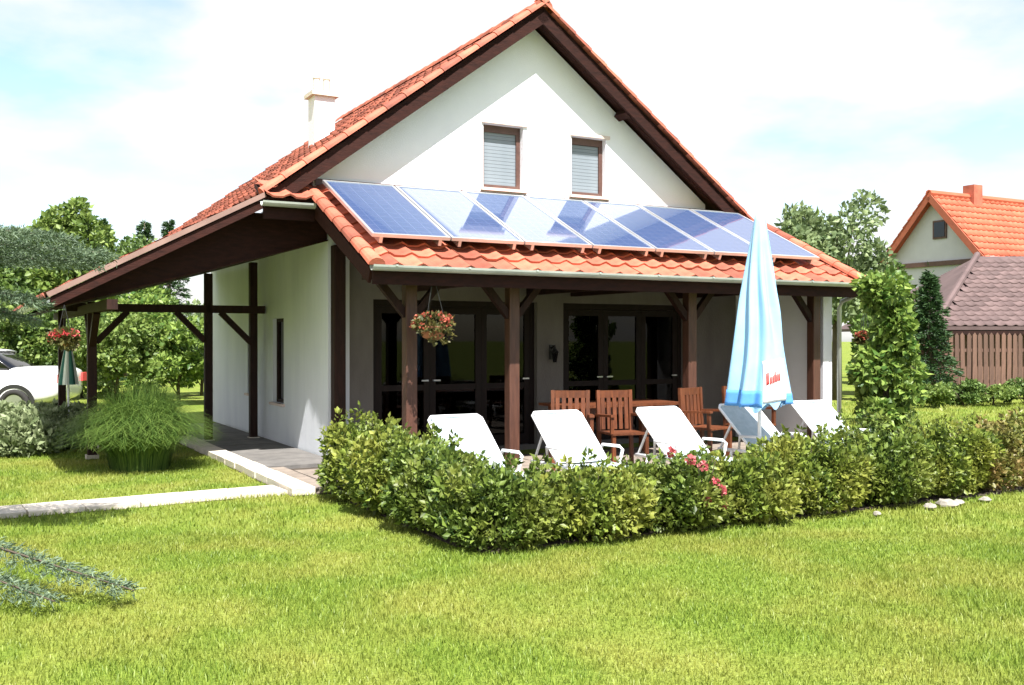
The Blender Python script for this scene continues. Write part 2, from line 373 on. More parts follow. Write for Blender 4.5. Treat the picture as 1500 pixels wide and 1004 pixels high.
for a, b, z0, z1 in ((.30, .95, 0, zl), (.95, 3.56, -.0, .07), (3.56, 4.02, 0, zl), (4.02, 6.35, 0, .07), (6.35, 7.44, 0, zl), (.30, 7.44, zl, 3.3)):
    fw.box(a, b, WV, WV+.3, z0, z1)
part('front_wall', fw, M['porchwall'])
sw = MB(); wv0, wv1, wz0, wz1 = 4.58, 5.18, .66, 1.97
for a, b, z0, z1 in ((WV+.303, wv0, 0, 3.28), (wv0, wv1, 0, wz0), (wv0, wv1, wz1, 3.28), (wv1, 6.0, 0, 3.28)): sw.box(.298, .60, a, b, z0, z1)
sw.box(.296, .60, WV-.02, WV+.3, 0, 3.28)
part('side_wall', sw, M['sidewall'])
sw2 = MB()
for a, b, z0, z1 in ((6.003, 6.75, 0, 3.28), (6.75, 7.25, 0, .70), (6.75, 7.25, 1.6, 3.28), (7.25, 9.95, 0, 3.28)): sw2.box(.42, .7, a, b, z0, z1)
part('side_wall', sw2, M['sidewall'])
part('back_wall', MB().box(.42, 7.25, 9.96, 10.2, 0, 3.28).prism([(.3, 3.28), (6.6, 3.28), (3.44, 6.0)], 'y', 9.96, 10.2), M['render'])
part('right_wall', MB().box(6.95, 7.25, WV+.303, 9.95, 0, 3.3), M['render'])
part('porch_end_wall', MB().box(7.45, 7.63, .55, WV+.1, 0, 2.62), M['render'])
part('room_floor', MB().box(.71, 6.94, WV+.31, 9.9, .0, .06), M['darkslab'])
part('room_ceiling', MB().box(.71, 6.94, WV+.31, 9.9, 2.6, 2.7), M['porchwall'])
part('room_partition', MB().box(.71, 6.94, 6.2, 6.3, .07, 2.59), M['doorwood'])

# gable windows ------------------------------------------------------
for (a, b, lo, hi) in (W1, W2):
    f = MB(); t_ = .065
    f.box(a, a+t_, WV+.10, WV+.17, lo, hi).box(b-t_, b, WV+.10, WV+.17, lo, hi).box(a+t_, b-t_, WV+.10, WV+.17, hi-t_-.04, hi).box(a+t_, b-t_, WV+.10, WV+.17, lo, lo+t_)
    wnd = part('window', f, M['framebrown'])
    z = lo+t_+.001
    slat = MB().box(a+t_+.001, b-t_-.001, WV+.125, WV+.145, 0, .048).mesh('shutter_slat', M['shutter'])
    while z < hi-t_-.08:
        o = link('shutter_slat', slat, wnd); o.location.z = z; z += .052
    part('pane', MB().box(a+t_+.001, b-t_-.001, WV+.15, WV+.16, lo+t_, hi-t_), M['glass_dark'], wnd)
    part('sill', MB().box(a-.05, b+.05, WV-.06, WV+.11, lo-.045, lo-.002), M['sill'], wnd)
    part('head_trim', MB().box(a-.03, b+.06, WV-.03, WV+.04, hi+.002, hi+.05), M['sill'], wnd)
# side wall windows
for (a, b, lo, hi, u) in ((wv0, wv1, wz0, wz1, .298), (6.75, 7.25, .70, 1.6, .42)):
    f = MB(); t_ = .05
    f.box(u+.06, u+.13, a, a+t_, lo, hi).box(u+.06, u+.13, b-t_, b, lo, hi).box(u+.06, u+.13, a+t_, b-t_, hi-t_, hi).box(u+.06, u+.13, a+t_, b-t_, lo, lo+t_)
    wnd = part('window', f, M['wood'])
    part('pane', MB().box(u+.09, u+.10, a+t_, b-t_, lo+t_, hi-t_), M['glass_dark'], wnd)
    part('sill', MB().box(u-.05, u+.06, a-.06, b+.06, lo-.04, lo-.002), M['sill'], wnd)
# porch doors (glazed, dark timber)
def glazed(a, b, n):
    z0, z1 = .07, zl
    f = MB().box(a, b, WV+.09, WV+.17, z1-.09, z1).box(a, a+.07, WV+.09, WV+.17, z0, z1-.09).box(b-.07, b, WV+.09, WV+.17, z0, z1-.09)
    fr = part('door_frame', f, M['doorwood'])
    wd = (b-a-.14)/n
    for i in range(n):
        x0 = a+.07+i*wd+.002; x1 = x0+wd-.004; y = WV+.10
        lf = MB().box(x0, x0+.09, y, y+.05, z0+.01, z1-.095).box(x1-.09, x1, y, y+.05, z0+.01, z1-.095)
        lf.box(x0+.09, x1-.09, y, y+.05, z0+.01, z0+.16).box(x0+.09, x1-.09, y, y+.05, z1-.19, z1-.095).box(x0+.09, x1-.09, y+.004, y+.046, .92, 1.0)
        d = part('door', lf, M['doorwood'])
        part('pane', MB().box(x0+.09, x1-.09, y+.02, y+.026, z0+.16, .92), M['glass'], d)
        part('pane', MB().box(x0+.09, x1-.09, y+.02, y+.026, 1.0, z1-.19), M['glass'], d)
        hx = x1-.045 if i % 2 == 0 else x0+.045
        part('door_handle', MB().bar((hx, y-.002, 1.06), (hx, y-.045, 1.06), .02, .02).bar((hx-.01, y-.045, 1.06), (hx+.1*(-1 if i % 2 == 0 else 1), y-.045, 1.06), .018, .02), M['chrome'], d)
glazed(.95, 3.56, 3); glazed(4.02, 6.35, 3)

# roofs --------------------------------------------------------------
TW, TL = .30, .345
def tile_verts(wd=TW, ln=TL+.05):
    xs = np.linspace(0, wd, 8); prof = .021*np.cos(xs/wd*2*np.pi)+.008*np.cos(xs/wd*4*np.pi)
    V = []
    for x, p in zip(xs, prof): V.append((x, 0, p+.052))
    for x, p in zip(xs, prof): V.append((x, ln, p+.018))
    for x, p in zip(xs, prof): V.append((x, .002, p+.026))
    F = []
    for i in range(7):
        F.append((i, i+1, 9+i, 8+i)); F.append((16+i, 17+i, i+1, i))
    return V, F
TV, TF = tile_verts(); TVa = np.array(TV); TFa = np.array(TF)
tile_me = MB().add(TV, TF).mesh('roof_tile', M['tile'], False)
for p_ in tile_me.polygons: p_.use_smooth = False
class Plane:
    def __init__(s, p0, a, b):
        s.p0 = Vector(p0); s.a = Vector(a).normalized(); s.b = Vector(b).normalized(); s.n = s.a.cross(s.b).normalized()
    def at(s, x, y, h=0): return s.p0+s.a*x+s.b*y+s.n*h
    def mtx(s, x, y, h=0):
        m = Matrix((s.a, s.b, s.n)).transposed().to_4x4(); m.translation = s.at(x, y, h); return m
def deck(mb, pl, x0, x1, y0, y1, h0, h1):
    vs_ = [pl.at(x, y, h) for h in (h0, h1) for x, y in ((x0, y0), (x1, y0), (x1, y1), (x0, y1))]
    mb.add(vs_, [(0,3,2,1),(4,5,6,7),(0,1,5,4),(1,2,6,5),(2,3,7,6),(3,0,4,7)])
def stuff_tiles(name, pl, nx, ny, parent, m, skip=None, x0=0, y0=0):
    Vs = []; Fs = []; k = 0
    for j in range(ny):
        for i in range(nx):
            if skip and skip(i, j): continue
            V = TVa+np.array([x0+i*TW, y0+j*TL, 0])+np.array([0, 0, 1])*rng.uniform(-.004, .006)
            Vs.append(V); Fs.append(TFa+k); k += len(TVa)
    V = np.concatenate(Vs); F = np.concatenate(Fs)
    B = np.array([pl.a, pl.b, pl.n]); V = V@B+np.array(pl.p0)
    o = link(name, arr_mesh(name, V, F, m), parent); o['kind'] = 'stuff'; return o

PS = .48; pl_len = math.hypot(1, PS)
porch = Plane((-.02, -.02, 2.45), (1, 0, 0), (0, 1, PS))
pd = MB(); deck(pd, porch, .02, 7.76, .02, 2.52*pl_len, -.05, 0.0)
deck(pd, porch, -.66, .019, 2.06*pl_len, 2.52*pl_len, -.05, 0.0)
porch_roof = part('porch_roof', pd, M['woodh'])
ny = 8; nx = 26
for j in range(ny):
    for i in range(nx):
        if (j+1)*TL > 2.56*pl_len: continue
        o = link('roof_tile', tile_me, porch_roof)
        m_ = porch.mtx(-.03+i*TW, -.05+j*TL, random.uniform(-.004, .005)); o.matrix_local = m_
for j in range(2):
    for i in range(3):
        o = link('roof_tile', tile_me, porch_roof); o.matrix_local = porch.mtx(-.66+i*TW, 1.98*pl_len+j*TL, .012)
# verge caps of the porch roof (lapped half-round tiles up each sloping edge)
capm = MB()
ang = [math.pi*k/7 for k in range(8)]
capm.add([(.10*math.cos(t), 0, .085*math.sin(t)) for t in ang]+[(.085*math.cos(t), .40, .07*math.sin(t)) for t in ang], [(i, i+1, i+9, i+8) for i in range(7)]+[tuple(range(8))])
cap_me = capm.mesh('verge_tile', M['tile'])
for x in (.02, 7.73):
    for j in range(7):
        o = link('verge_tile', cap_me, porch_roof); o.matrix_local = porch.mtx(x, -.05+j*.345, .045)
def gutter(mb, a, b, r=.065, n=8):
    a = Vector(a); b = Vector(b); d = (b-a).normalized(); s_ = d.cross(Vector((0, 0, 1)))
    k = len(mb.v); ring = []
    for j in range(n+1):
        t = math.pi*j/n; ring.append((math.cos(t), -math.sin(t), r))
    for j in range(n, -1, -1):
        t = math.pi*j/n; ring.append((math.cos(t), -math.sin(t), r-.008))
    for p in (a, b):
        for c, s2, rr in ring: mb.v.append(tuple(p+s_*c*rr+Vector((0, 0, 1))*s2*rr))
    N = len(ring)
    for j in range(N): mb.f.append((k+j, k+(j+1) % N, k+N+(j+1) % N, k+N+j))
    mb.f.append(tuple(k+j for j in range(N))); mb.f.append(tuple(k+N+j for j in reversed(range(N))))
g = MB(); gutter(g, (-.06, -.085, 2.47), (7.80, -.085, 2.47)); gt = part('gutter', g, M['gutter'])
for i in range(9):
    x = .2+i*.9; part('gutter_bracket', MB().box(x, x+.025, -.16, -.01, 2.455, 2.475), M['gutter'], gt)
g = MB(); gutter(g, (-.74, 1.93, 3.37), (-.06, 1.93, 3.37)); part('gutter', g, M['gutter'])
part('fascia', MB().box(-.02, 7.76, -.012, .014, 2.26, 2.43), M['woodh'])
part('fascia', MB().box(-.70, -.04, 2.0, 2.03, 3.16, 3.38), M['woodh'])
# downpipe at the right end
part('downpipe', MB().tube([(7.68, -.085, 2.42), (7.68, -.05, 2.36), (7.68, .40, 2.22), (7.68, .45, 2.12), (7.68, .45, .05)], [.034]*5, 10), M['gutter'], smooth=True)
# barge boards of the porch verge
for x in (0.0, 7.75):
    part('barge_board', MB().bar(porch.at(x, .03, -.12)-Vector((0,0,0)), porch.at(x, 2.45*pl_len, -.12), .035, .17, up=porch.n), M['woodh'])
# porch ceiling boards and rafters
for i in range(14):
    y0 = .06+i*.19
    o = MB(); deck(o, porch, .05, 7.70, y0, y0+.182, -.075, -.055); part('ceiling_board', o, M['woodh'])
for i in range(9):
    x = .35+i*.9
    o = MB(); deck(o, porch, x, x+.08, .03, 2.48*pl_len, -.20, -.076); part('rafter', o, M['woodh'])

# main roof: left and right slopes; v from 1.4 to 10
sl = .739; sn = math.hypot(1, sl); LS = 4.05*sn; VV = 2.12
left = Plane((-.61, 10.3, 3.50), (0, -1, 0), (1, 0, sl))
right = Plane((7.49, VV, 3.50), (0, 1, 0), (-1, 0, sl))
roof_len = 10.3-VV
main = MB()
deck(main, left, 0, roof_len, 0, 4.06*sn, -.06, 0); deck(main, right, 0, roof_len, 0, 4.04*sn, -.06, 0)
main_roof = part('main_roof', main, M['woodh'])
nxm = int(roof_len/TW); nym = int(LS/TL)+1
stuff_tiles('roof_tiles', left, nxm, nym-1, main_roof, M['tile_old'], x0=-.05)
stuff_tiles('roof_tiles', right, nxm, nym-1, main_roof, M['tile_old'], x0=-.05)
ridge = MB()
rt = MB().add([(.14*math.cos(t), 0, .12*math.sin(t)) for t in ang]+[(.125*math.cos(t), .42, .105*math.sin(t)) for t in ang], [(i, i+1, i+9, i+8) for i in range(7)]+[tuple(range(8))]).mesh('ridge_tile', M['tile'])
for i in range(24):
    o = link('ridge_tile', rt, main_roof); o.location = (3.44, VV-.04+i*.37, 6.49)
# verge: barge boards and soffit boards under the overhang
for pl, sgn in ((left, 1), (right, -1)):
    a = pl.at(roof_len-.02 if sgn > 0 else .02, 0, 0); b = pl.at(roof_len-.02 if sgn > 0 else .02, 4.03*sn, 0)
    part('barge_board', MB().bar(a-pl.n*.10, b-pl.n*.10, .19, .04, up=(0, 1, 0)), M['woodh'])
    # verge tiles
    for j in range(15):
        o = link('verge_tile', cap_me, main_roof); m_ = pl.mtx(roof_len-.03 if sgn > 0 else .03, -.06+j*.345, .03); o.matrix_local = m_
    for k in range(3):
        x = roof_len-.065-k*.115 if sgn > 0 else .065+k*.115
        o = MB(); deck(o, pl, x-.055, x+.055, .02, 4.0*sn, -.085, -.062); part('soffit_board', o, M['woodh'])
    for y in (.4, 2.9):
        o = MB(); deck(o, pl, *((roof_len-.37, roof_len-.05) if sgn > 0 else (.05, .37)), y, y+.12, -.20, -.088); part('purlin_end', o, M['woodh'])
# flashing where the porch roof meets the gable wall
part('flashing', MB().box(.12, 6.75, WV-.03, WV-.002, 3.70, 3.79), M['framebrown'])

# side veranda roof
S2 = .53; s2n = math.hypot(1, S2); SVB = 9.9; SVF = VV-.04
side = Plane((-3.12, SVB, 2.13), (0, -1, 0), (1, 0, S2))
so = MB(); deck(so, side, 0, SVB-SVF, 0, 2.46*s2n, -.06, 0)
side_roof = part('side_roof', so, M['woodh'])
stuff_tiles('roof_tiles', side, int((SVB-SVF)/TW), 8, side_roof, M['tile_old'], x0=-.02, y0=-.04)
# verge flashing + barge on the front of the side roof
a = side.at(SVB-SVF, -.02, 0); b = side.at(SVB-SVF, 2.47*s2n, 0)
part('verge_flashing', MB().bar(a+side.n*.035+Vector((0, -.02, 0)), b+side.n*.03+Vector((0, -.02, 0)), .06, .05, up=(0, 1, 0)), M['flash'])
part('barge_board', MB().bar(a-side.n*.065, b-side.n*.065, .10, .035, up=(0, 1, 0)), M['woodh'])
g = MB(); gutter(g, (-3.19, SVB, 2.10), (-3.19, SVF-.02, 2.10)); part('gutter', g, M['gutter'])
# sloping veranda ceiling of boards: from the wall plate (z 2.92) down to the eave
ca = Vector((.28, 0, 2.96)); cb = Vector((-3.10, 0, 2.0)); cd = (cb-ca); nb = 21
for k in range(nb):
    p = ca+cd*(k/nb); q = ca+cd*((k+.965)/nb)
    part('ceiling_board', MB().add([(p.x, SVF+.34, p.z), (q.x, SVF+.34, q.z), (q.x, SVB, q.z), (p.x, SVB, p.z), (p.x, SVF+.34, p.z+.02), (q.x, SVF+.34, q.z+.02), (q.x, SVB, q.z+.02), (p.x, SVB, p.z+.02)],
         [(0,3,2,1),(4,5,6,7),(0,1,5,4),(1,2,6,5),(2,3,7,6),(3,0,4,7)]), M['woodh'])
# front closing boards between ceiling and barge
fb = MB(); fb.prism([(-3.08, 2.03), (.27, 2.96), (.27, 3.28), (-.75, 3.28), (-3.05, 2.06)], 'y', SVF+.36, SVF+.385); part('verge_panel', fb, M['woodh'])
fb = MB(); fb.prism([(-3.08, 2.03), (.27, 2.96), (.27, 3.30), (-.80, 3.24), (-3.05, 2.05)], 'y', SVB-.04, SVB-.01); part('verge_panel', fb, M['woodh'])
# veranda posts, cross beam and braces
def post(u, v, z0, z1, wd=.13, m='wood'):
    p = part('post', MB().box(u-wd/2, u+wd/2, v-wd/2, v+wd/2, z0, z1), M[m], bevel=.012)
    part('post_foot', MB().box(u-wd/2-.02, u+wd/2+.02, v-wd/2-.02, v+wd/2+.02, z0-.04, z0+.012), M['concrete'], p); return p
def cz(u): return 2.96-(.28-u)*(.96/3.38)
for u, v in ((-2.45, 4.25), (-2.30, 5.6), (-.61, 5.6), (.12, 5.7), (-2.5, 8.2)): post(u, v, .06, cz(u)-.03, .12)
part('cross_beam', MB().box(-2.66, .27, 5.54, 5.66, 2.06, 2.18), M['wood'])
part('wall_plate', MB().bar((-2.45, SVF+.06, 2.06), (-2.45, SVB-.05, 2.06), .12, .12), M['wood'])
def brace(p, q, wd=.085): return part('brace', MB().bar(p, q, wd, wd, up=(0, 1, 0)), M['wood'])
brace((-.66, 5.6, 1.62), (-1.10, 5.6, 2.07)); brace((.07, 5.6, 1.58), (-.42, 5.6, 2.07)); brace((-2.25, 5.6, 1.6), (-1.8, 5.6, 2.07))
brace((-2.45, 4.2, 1.58), (-2.45, 3.7, 2.01)); brace((-2.45, 4.3, 1.58), (-2.45, 4.8, 2.01))
# dark corner timber beside the white wall
post(.40, 2.36, .06, 2.9, .16)

# porch posts, beam and braces
PV = .60
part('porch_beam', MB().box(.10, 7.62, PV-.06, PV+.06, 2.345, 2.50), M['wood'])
for u, l, r_ in ((.68, 1, 1), (2.08, 1, 1), (4.92, 1, 1), (7.30, 1, 0)):
    post(u, PV, .06, 2.345, .145, 'post')
    if l: brace((u-.05, PV, 1.93), (u-.40, PV, 2.34))
    if r_: brace((u+.05, PV, 1.93), (u+.40, PV, 2.34))
for u in (1.42, 3.42, 4.2, 6.1):        # tie beams from wall to front beam
    part('tie_beam', MB().box(u-.05, u+.05, PV+.062, WV-.003, 2.30, 2.42), M['wood'])
# chimney
ch = part('chimney', MB().box(1.34, 1.70, 6.3, 6.66, 4.7, 5.86), M['render'])
part('chimney_cap', MB().box(1.28, 1.76, 6.24, 6.72, 5.862, 5.93), M['concrete'], ch)
for x in (1.43, 1.61): part('flue_pot', MB().lathe([(.06, 5.932), (.055, 6.18), (.065, 6.19), (.065, 6.21), (.05, 6.21)], 12, (x, 6.48, 0)), M['concrete'], ch)

# ------------------------------------------------------------------ wall lantern
ln = empty('wall_lantern', H(3.80, WV-.004, 1.36), TH); tag(ln, 'small black lantern on the grey pillar between the glazed doors', 'lamp')
MB().box(-.035, .035, -.015, 0, -.02, .20).build('back_plate', M['black'], ln)
MB().bar((0, -.01, .15), (0, -.11, .19), .02, .02).build('arm', M['black'], ln)
MB().lathe([(.03, -.06), (.055, .08), (.06, .085)], 6, (0, -.11, 0)).build('glass_body', M['glass_dark'], ln)
MB().lathe([(.075, .087), (.02, .15), (.008, .19)], 6, (0, -.11, 0)).build('cap', M['black'], ln)

# ------------------------------------------------------------------ solar panels
ordn = ['first', 'second', 'third', 'fourth', 'fifth', 'sixth', 'seventh']
PW, PL = .99, 2.0
def make_panel():
    root = empty('solar_panel')
    t_ = .035
    fr = MB().box(0, PW, 0, t_, 0, .04).box(0, PW, PL-t_, PL, 0, .04).box(0, t_, t_, PL-t_, 0, .04).box(PW-t_, PW, t_, PL-t_, 0, .04)
    fr.build('frame', M['alu'], root)
    c = MB().box(t_, PW-t_, t_, PL-t_, .012, .032).build('cell_sheet', M['cells'], root)
    MB().box(.1, .14, .01, PL-.01, -.075, -.002).build('mounting_rail', M['alu'], root); MB().box(PW-.14, PW-.1, .01, PL-.01, -.075, -.002).build('mounting_rail', M['alu'], root)
    return root
pan = make_panel()
house_m = Matrix.Translation(E) @ Matrix.Rotation(TH, 4, 'Z')
for i in range(7):
    o = pan if i == 0 else copy_tree(pan)
    o.matrix_world = house_m @ porch.mtx(.13+i*(PW+.02), .50, .175)
    lab = 'blue solar panel on the porch roof, %s from the verge above the white side wall' % ordn[i]
    tag(o, lab, 'solar panel', 'solar panels on the porch roof')

# ------------------------------------------------------------------ sun loungers
def make_lounger():
    r_ = empty('sun_lounger')                  # local: x across, y towards the head, head end at y=0
    w2 = .30
    for s in (-1, 1):
        MB().tube([(s*w2, -1.86, .30), (s*w2, -1.80, .33), (s*w2, -.5, .34), (s*w2, -.02, .33)], [.022]*4, 8).build('side_rail', M['white'], r_, smooth=True)
        MB().tube([(s*w2, -1.70, .33), (s*(w2+.015), -1.76, .06)], [.021, .019], 8).build('leg', M['white'], r_, smooth=True)
        MB().tube([(s*w2, -.25, .33), (s*(w2+.015), -.18, .06)], [.021, .019], 8).build('leg', M['white'], r_, smooth=True)
        MB().tube([(s*w2, -.80, .34), (s*(w2+.04), -.80, .50), (s*(w2+.04), -.74, .53), (s*(w2+.04), -.42, .52), (s*w2, -.36, .34)], [.017]*5, 8).build('armrest', M['white'], r_, smooth=True)
    # seat and backrest sling panels
    def sling(p, q, name, nseg=8, sag=.015):
        p = Vector(p); q = Vector(q); mb = MB(); n = (q-p).cross(Vector((1, 0, 0))).normalized(); 
        if n.z > 0: n = -n
        rows = []
        for i in range(nseg+1):
            t = i/nseg; c = p.lerp(q, t)
            row = []
            for k in range(7):
                s = -1+2*k/6; x = s*(w2-.012)
                if name == 'backrest' and t > .9: x *= 1-.10*((t-.9)/.1)**2
                row.append(tuple(c+Vector((x, 0, 0))+n*sag*(1-s*s)))
            rows.append(row)
        V = [v for r2 in rows for v in r2]; top = len(V)
        V += [tuple(Vector(v)+n*.014) for v in V[:top]]
        F = []
        for i in range(nseg):
            for k in range(6):
                a = i*7+k; F.append((a, a+1, a+8, a+7)); F.append((top+a+7, top+a+8, top+a+1, top+a))
        edge = [k for k in range(7)]+[i*7+6 for i in range(1, nseg+1)]+[nseg*7+k for k in range(5, -1, -1)]+[i*7 for i in range(nseg-1, 0, -1)]
        for a, b in zip(edge, edge[1:]+edge[:1]): F.append((a, top+a, top+b, b))
        mb.add(V, F); return mb.build(name, M['mesh'], r_, smooth=False)
    sling((0, -1.80, .355), (0, -.60, .365), 'seat')
    b = sling((0, -.58, .375), (0, -.01, .845), 'backrest')
    for s in (-1, 1): MB().tube([(s*w2, -.58, .36), (s*w2, -.03, .82), (s*(w2-.04), .0, .85)], [.016]*3, 8).build('backrest_rail', M['white'], r_, smooth=True)
    MB().tube([(-w2+.04, 0, .85), (w2-.04, 0, .85)], [.016]*2, 8).build('top_rail', M['white'], r_, smooth=True)
    for s in (-1, 1): MB().bar((s*(w2-.03), -.22, .66), (s*(w2-.03), -.02, .34), .02, .02).build('prop', M['white'], r_)
    return r_
lg = make_lounger()
for i, u in enumerate((.42, 1.64, 2.97, 4.20, 5.36)):
    o = lg if i == 0 else copy_tree(lg)
    o.location = H(u, -1.2+random.uniform(-.03, .03), .01); o.rotation_euler.z = TH+R(random.uniform(-2, 2))
    tag(o, 'white sun lounger with raised back, %s of the row from the hedge\'s short side' % ordn[i], 'sun lounger', 'sun loungers on the terrace')

# ------------------------------------------------------------------ folded blue parasol
ub = empty('parasol', H(3.9, -1.9, .058)); tag(ub, 'tall folded light blue parasol with white printed panel among the loungers', 'parasol')
MB().tube([(0, 0, .02), (0, 0, 3.02)], [.021, .021], 12).build('pole', M['white'], ub, smooth=True)
MB().lathe([(.24, 0), (.25, .03), (.23, .07), (.05, .09), (.035, .30)], 24).build('base', M['concrete'], ub)
MB().lathe([(.035, 2.99), (.03, 3.02), (.02, 3.05), (.004, 3.07)], 12).build('finial', M['white'], ub)
NP = 8
def canopy_r(z, t):
    k = (3.0-z)/2.15                      # 0 top .. 1 hem
    base = .05+.27*k**.85
    tt = math.degrees(t) % 360
    fl = 1-.9*max(0, min(1, (3.0-z-1.1)/.5))*math.exp(-((tt-292)/34)**4)
    f = math.cos(NP*t)*fl
    rr = base*(1+.20*min(1, k*2.2)*f+.06*math.cos(3*t+1+4*k)+.05*k*math.cos(5*t+2.2))
    return max(.03, rr)
cm = MB(); nz, na = 30, 128
def hem(t): return .86+.05*math.cos(NP*t)+.04*math.cos(2*t+.8)
for i in range(nz+1):
    for j in range(na):
        t = 2*math.pi*j/na; z = 3.0+(hem(t)-3.0)*i/nz; rr = canopy_r(z, t+.12*math.sin(3*z)); cm.v.append((rr*math.cos(t), rr*math.sin(t), z))
for i in range(nz):
    for j in range(na): cm.f.append((i*na+j, i*na+(j+1) % na, (i+1)*na+(j+1) % na, (i+1)*na+j))
cm.f.append(tuple(range(na)))
can = cm.build('canopy', M['blue'], ub, smooth=True)
def canopy_patch(name, t0, t1, z0, z1, off, m, nt_=14, nz_=10, slant=0):
    mb = MB()
    for i in range(nz_+1):
        for j in range(nt_+1):
            t = t0+(t1-t0)*j/nt_; z = z0+(z1-z0)*i/nz_+slant*(j/nt_-.5)
            z = min(z, 2.98); rr = canopy_r(z, t+.12*math.sin(3*z))+off; mb.v.append((rr*math.cos(t), rr*math.sin(t), z))
    for i in range(nz_):
        for j in range(nt_): a = i*(nt_+1)+j; mb.f.append((a, a+1, a+nt_+2, a+nt_+1))
    o = mb.build(name, m, can, smooth=True); sl_ = o.modifiers.new('thick', 'SOLIDIFY'); sl_.thickness = .004; return o
canopy_patch('printed_panel', R(-98), R(-38), .90, 1.36, .006, M['cellwhite'], slant=.03)
# red brush-like lettering, too small to read: a slanted row of short strokes
t = R(-92); k = 0
for hgt, wdt in ((.13, 6), (.08, 5), (.08, 5), (.12, 4), (.08, 5), (.08, 6)):
    canopy_patch('red_lettering', t, t+R(wdt), 1.09+k*.008, 1.09+k*.008+hgt, .012, M['red'], 3, 3, .02); t += R(wdt+1.6); k += 1
canopy_patch('valance', R(-205), R(-100), .84, 1.02, .005, M['blue_dk'], 26, 4)
canopy_patch('valance', R(-36), R(40), .86, .98, .005, M['blue_dk'], 18, 4)

# ------------------------------------------------------------------ wooden porch furniture
def wood_chair(u, v, rz, label):
    c = empty('wooden_chair', H(u, v, .058), TH+rz); tag(c, label, 'chair', 'wooden chairs on the porch'); m = M['orangewood']
    for x in (-.22, .22):
        MB().bar((x, .20, 0), (x, .20, .44), .045, .045).build('leg', m, c); MB().bar((x, -.21, 0), (x, -.27, .95), .045, .04, up=(0, 1, 0)).build('leg', m, c)
        MB().bar((x*1.1, -.24, .64), (x*1.1, .24, .66), .06, .03).build('armrest', m, c); MB().bar((x*1.1, .20, .44), (x*1.1, .20, .65), .04, .04).build('arm_post', m, c)
    for k in range(5): MB().box(-.25, .25, -.2+k*.09, -.12+k*.09, .425, .447).build('seat_slat', m, c)
    for k in range(5): MB().bar((-.16+k*.08, -.235, .46), (-.16+k*.08, -.265, .86), .05, .018, up=(0, 1, 0)).build('back_slat', m, c)
    MB().bar((-.245, -.27, .90), (.245, -.27, .90), .03, .09).build('top_rail', m, c)
    return c
wood_chair(3.15, -.30, R(170), 'orange wooden armchair on the porch edge between second and third loungers')
wood_chair(2.55, -.05, R(150), 'orange wooden armchair at the table end beside the porch post')
wood_chair(4.52, -.25, R(195), 'orange wooden armchair in front of the third porch post')
wood_chair(5.35, -.15, R(185), 'orange wooden armchair behind the fourth and fifth loungers')
tb = empty('wooden_table', H(3.7, .75, .058), TH); tag(tb, 'brown wooden garden table under the porch roof', 'table')
for x in (-.75, .75):
    for y in (-.32, .32): MB().bar((x, y, 0), (x, y, .70), .07, .07).build('leg', M['orangewood'], tb)
for k in range(6): MB().box(-.9, .9, -.42+k*.14, -.285+k*.14, .70, .735).build('top_plank', M['orangewood'], tb)
MB().box(-.78, .78, -.34, -.30, .60, .695).box(-.78, .78, .30, .34, .60, .695).build('apron', M['orangewood'], tb)

# ------------------------------------------------------------------ foliage builders
def ball(n, c, r, shell=.55):
    d = unit(rng.normal(size=(n, 3))); k = (shell+(1-shell)*rng.random((n, 1))**.6)
    return np.array(c)+d*k*np.array(r), d
def foliage(name, clumps, L, W, m, parent, outward=.7, up=.15):
    Vs = []; Fs = []; k = 0
    for c, r, n in clumps:
        P, d = ball(n, c, r)
        D = d*outward+rng.normal(size=(n, 3))*.6+np.array([0, 0, up])
        sz = rng.uniform(.5, 1.45, n); V, F = leaves(P, D, L*sz, W*sz*rng.uniform(.75, 1.2, n)); Vs.append(V); Fs.append(F+k); k += len(V)
    return link(name, arr_mesh(name, np.concatenate(Vs), np.concatenate(Fs), m), parent)
def hanging_basket(loc, label, drop=.35, size=1.0, petal='petal_o', nf=60):
    h = empty('hanging_basket', loc); tag(h, label, 'flower basket', 'hanging flower baskets')
    s = size
    MB().lathe([(.06*s, -.16*s), (.12*s, -.13*s), (.155*s, -.02*s), (.165*s, 0), (.15*s, 0), (.13*s, -.03*s)], 18).build('pot', M['pot'], h, smooth=True)
    for k in range(3):
        t = k*2.094; MB().tube([(.15*s*math.cos(t), .15*s*math.sin(t), 0), (0, 0, drop)], [.004, .004], 5).build('hanger_wire', M['black'], h)
    foliage('leaves', [((0, 0, .02*s), (.24*s, .24*s, .12*s), 420), ((.08*s, -.08*s, -.08*s), (.16*s, .16*s, .12*s), 160)], .055, .04, M['basketleaf'], h)
    cl = []
    for k in range(max(10, nf//3)):
        d = unit(rng.normal(size=(1, 3)))[0]; d[2] = abs(d[2])*1.1-.35
        cl.append((tuple(d*np.array([.24, .24, .15])*s+np.array([0, 0, .04*s])), (.022, .022, .018), 14))
    fl = foliage('flowers', cl, .034, .036, M[petal], h, outward=1); fl['kind'] = 'stuff'
hanging_basket(H(.74, .05, 1.80), 'hanging basket of salmon flowers under the gutter by the first porch post', .60, 1.0)
hanging_basket(H(-2.98, 2.02, 1.66), 'hanging basket of red flowers at the veranda\'s outer eave corner', .38, .62, 'petal_r')
hanging_basket(H(7.85, .12, 1.66), 'hanging basket of orange flowers at the porch\'s far end', .55, .55, 'petal_o', 30)

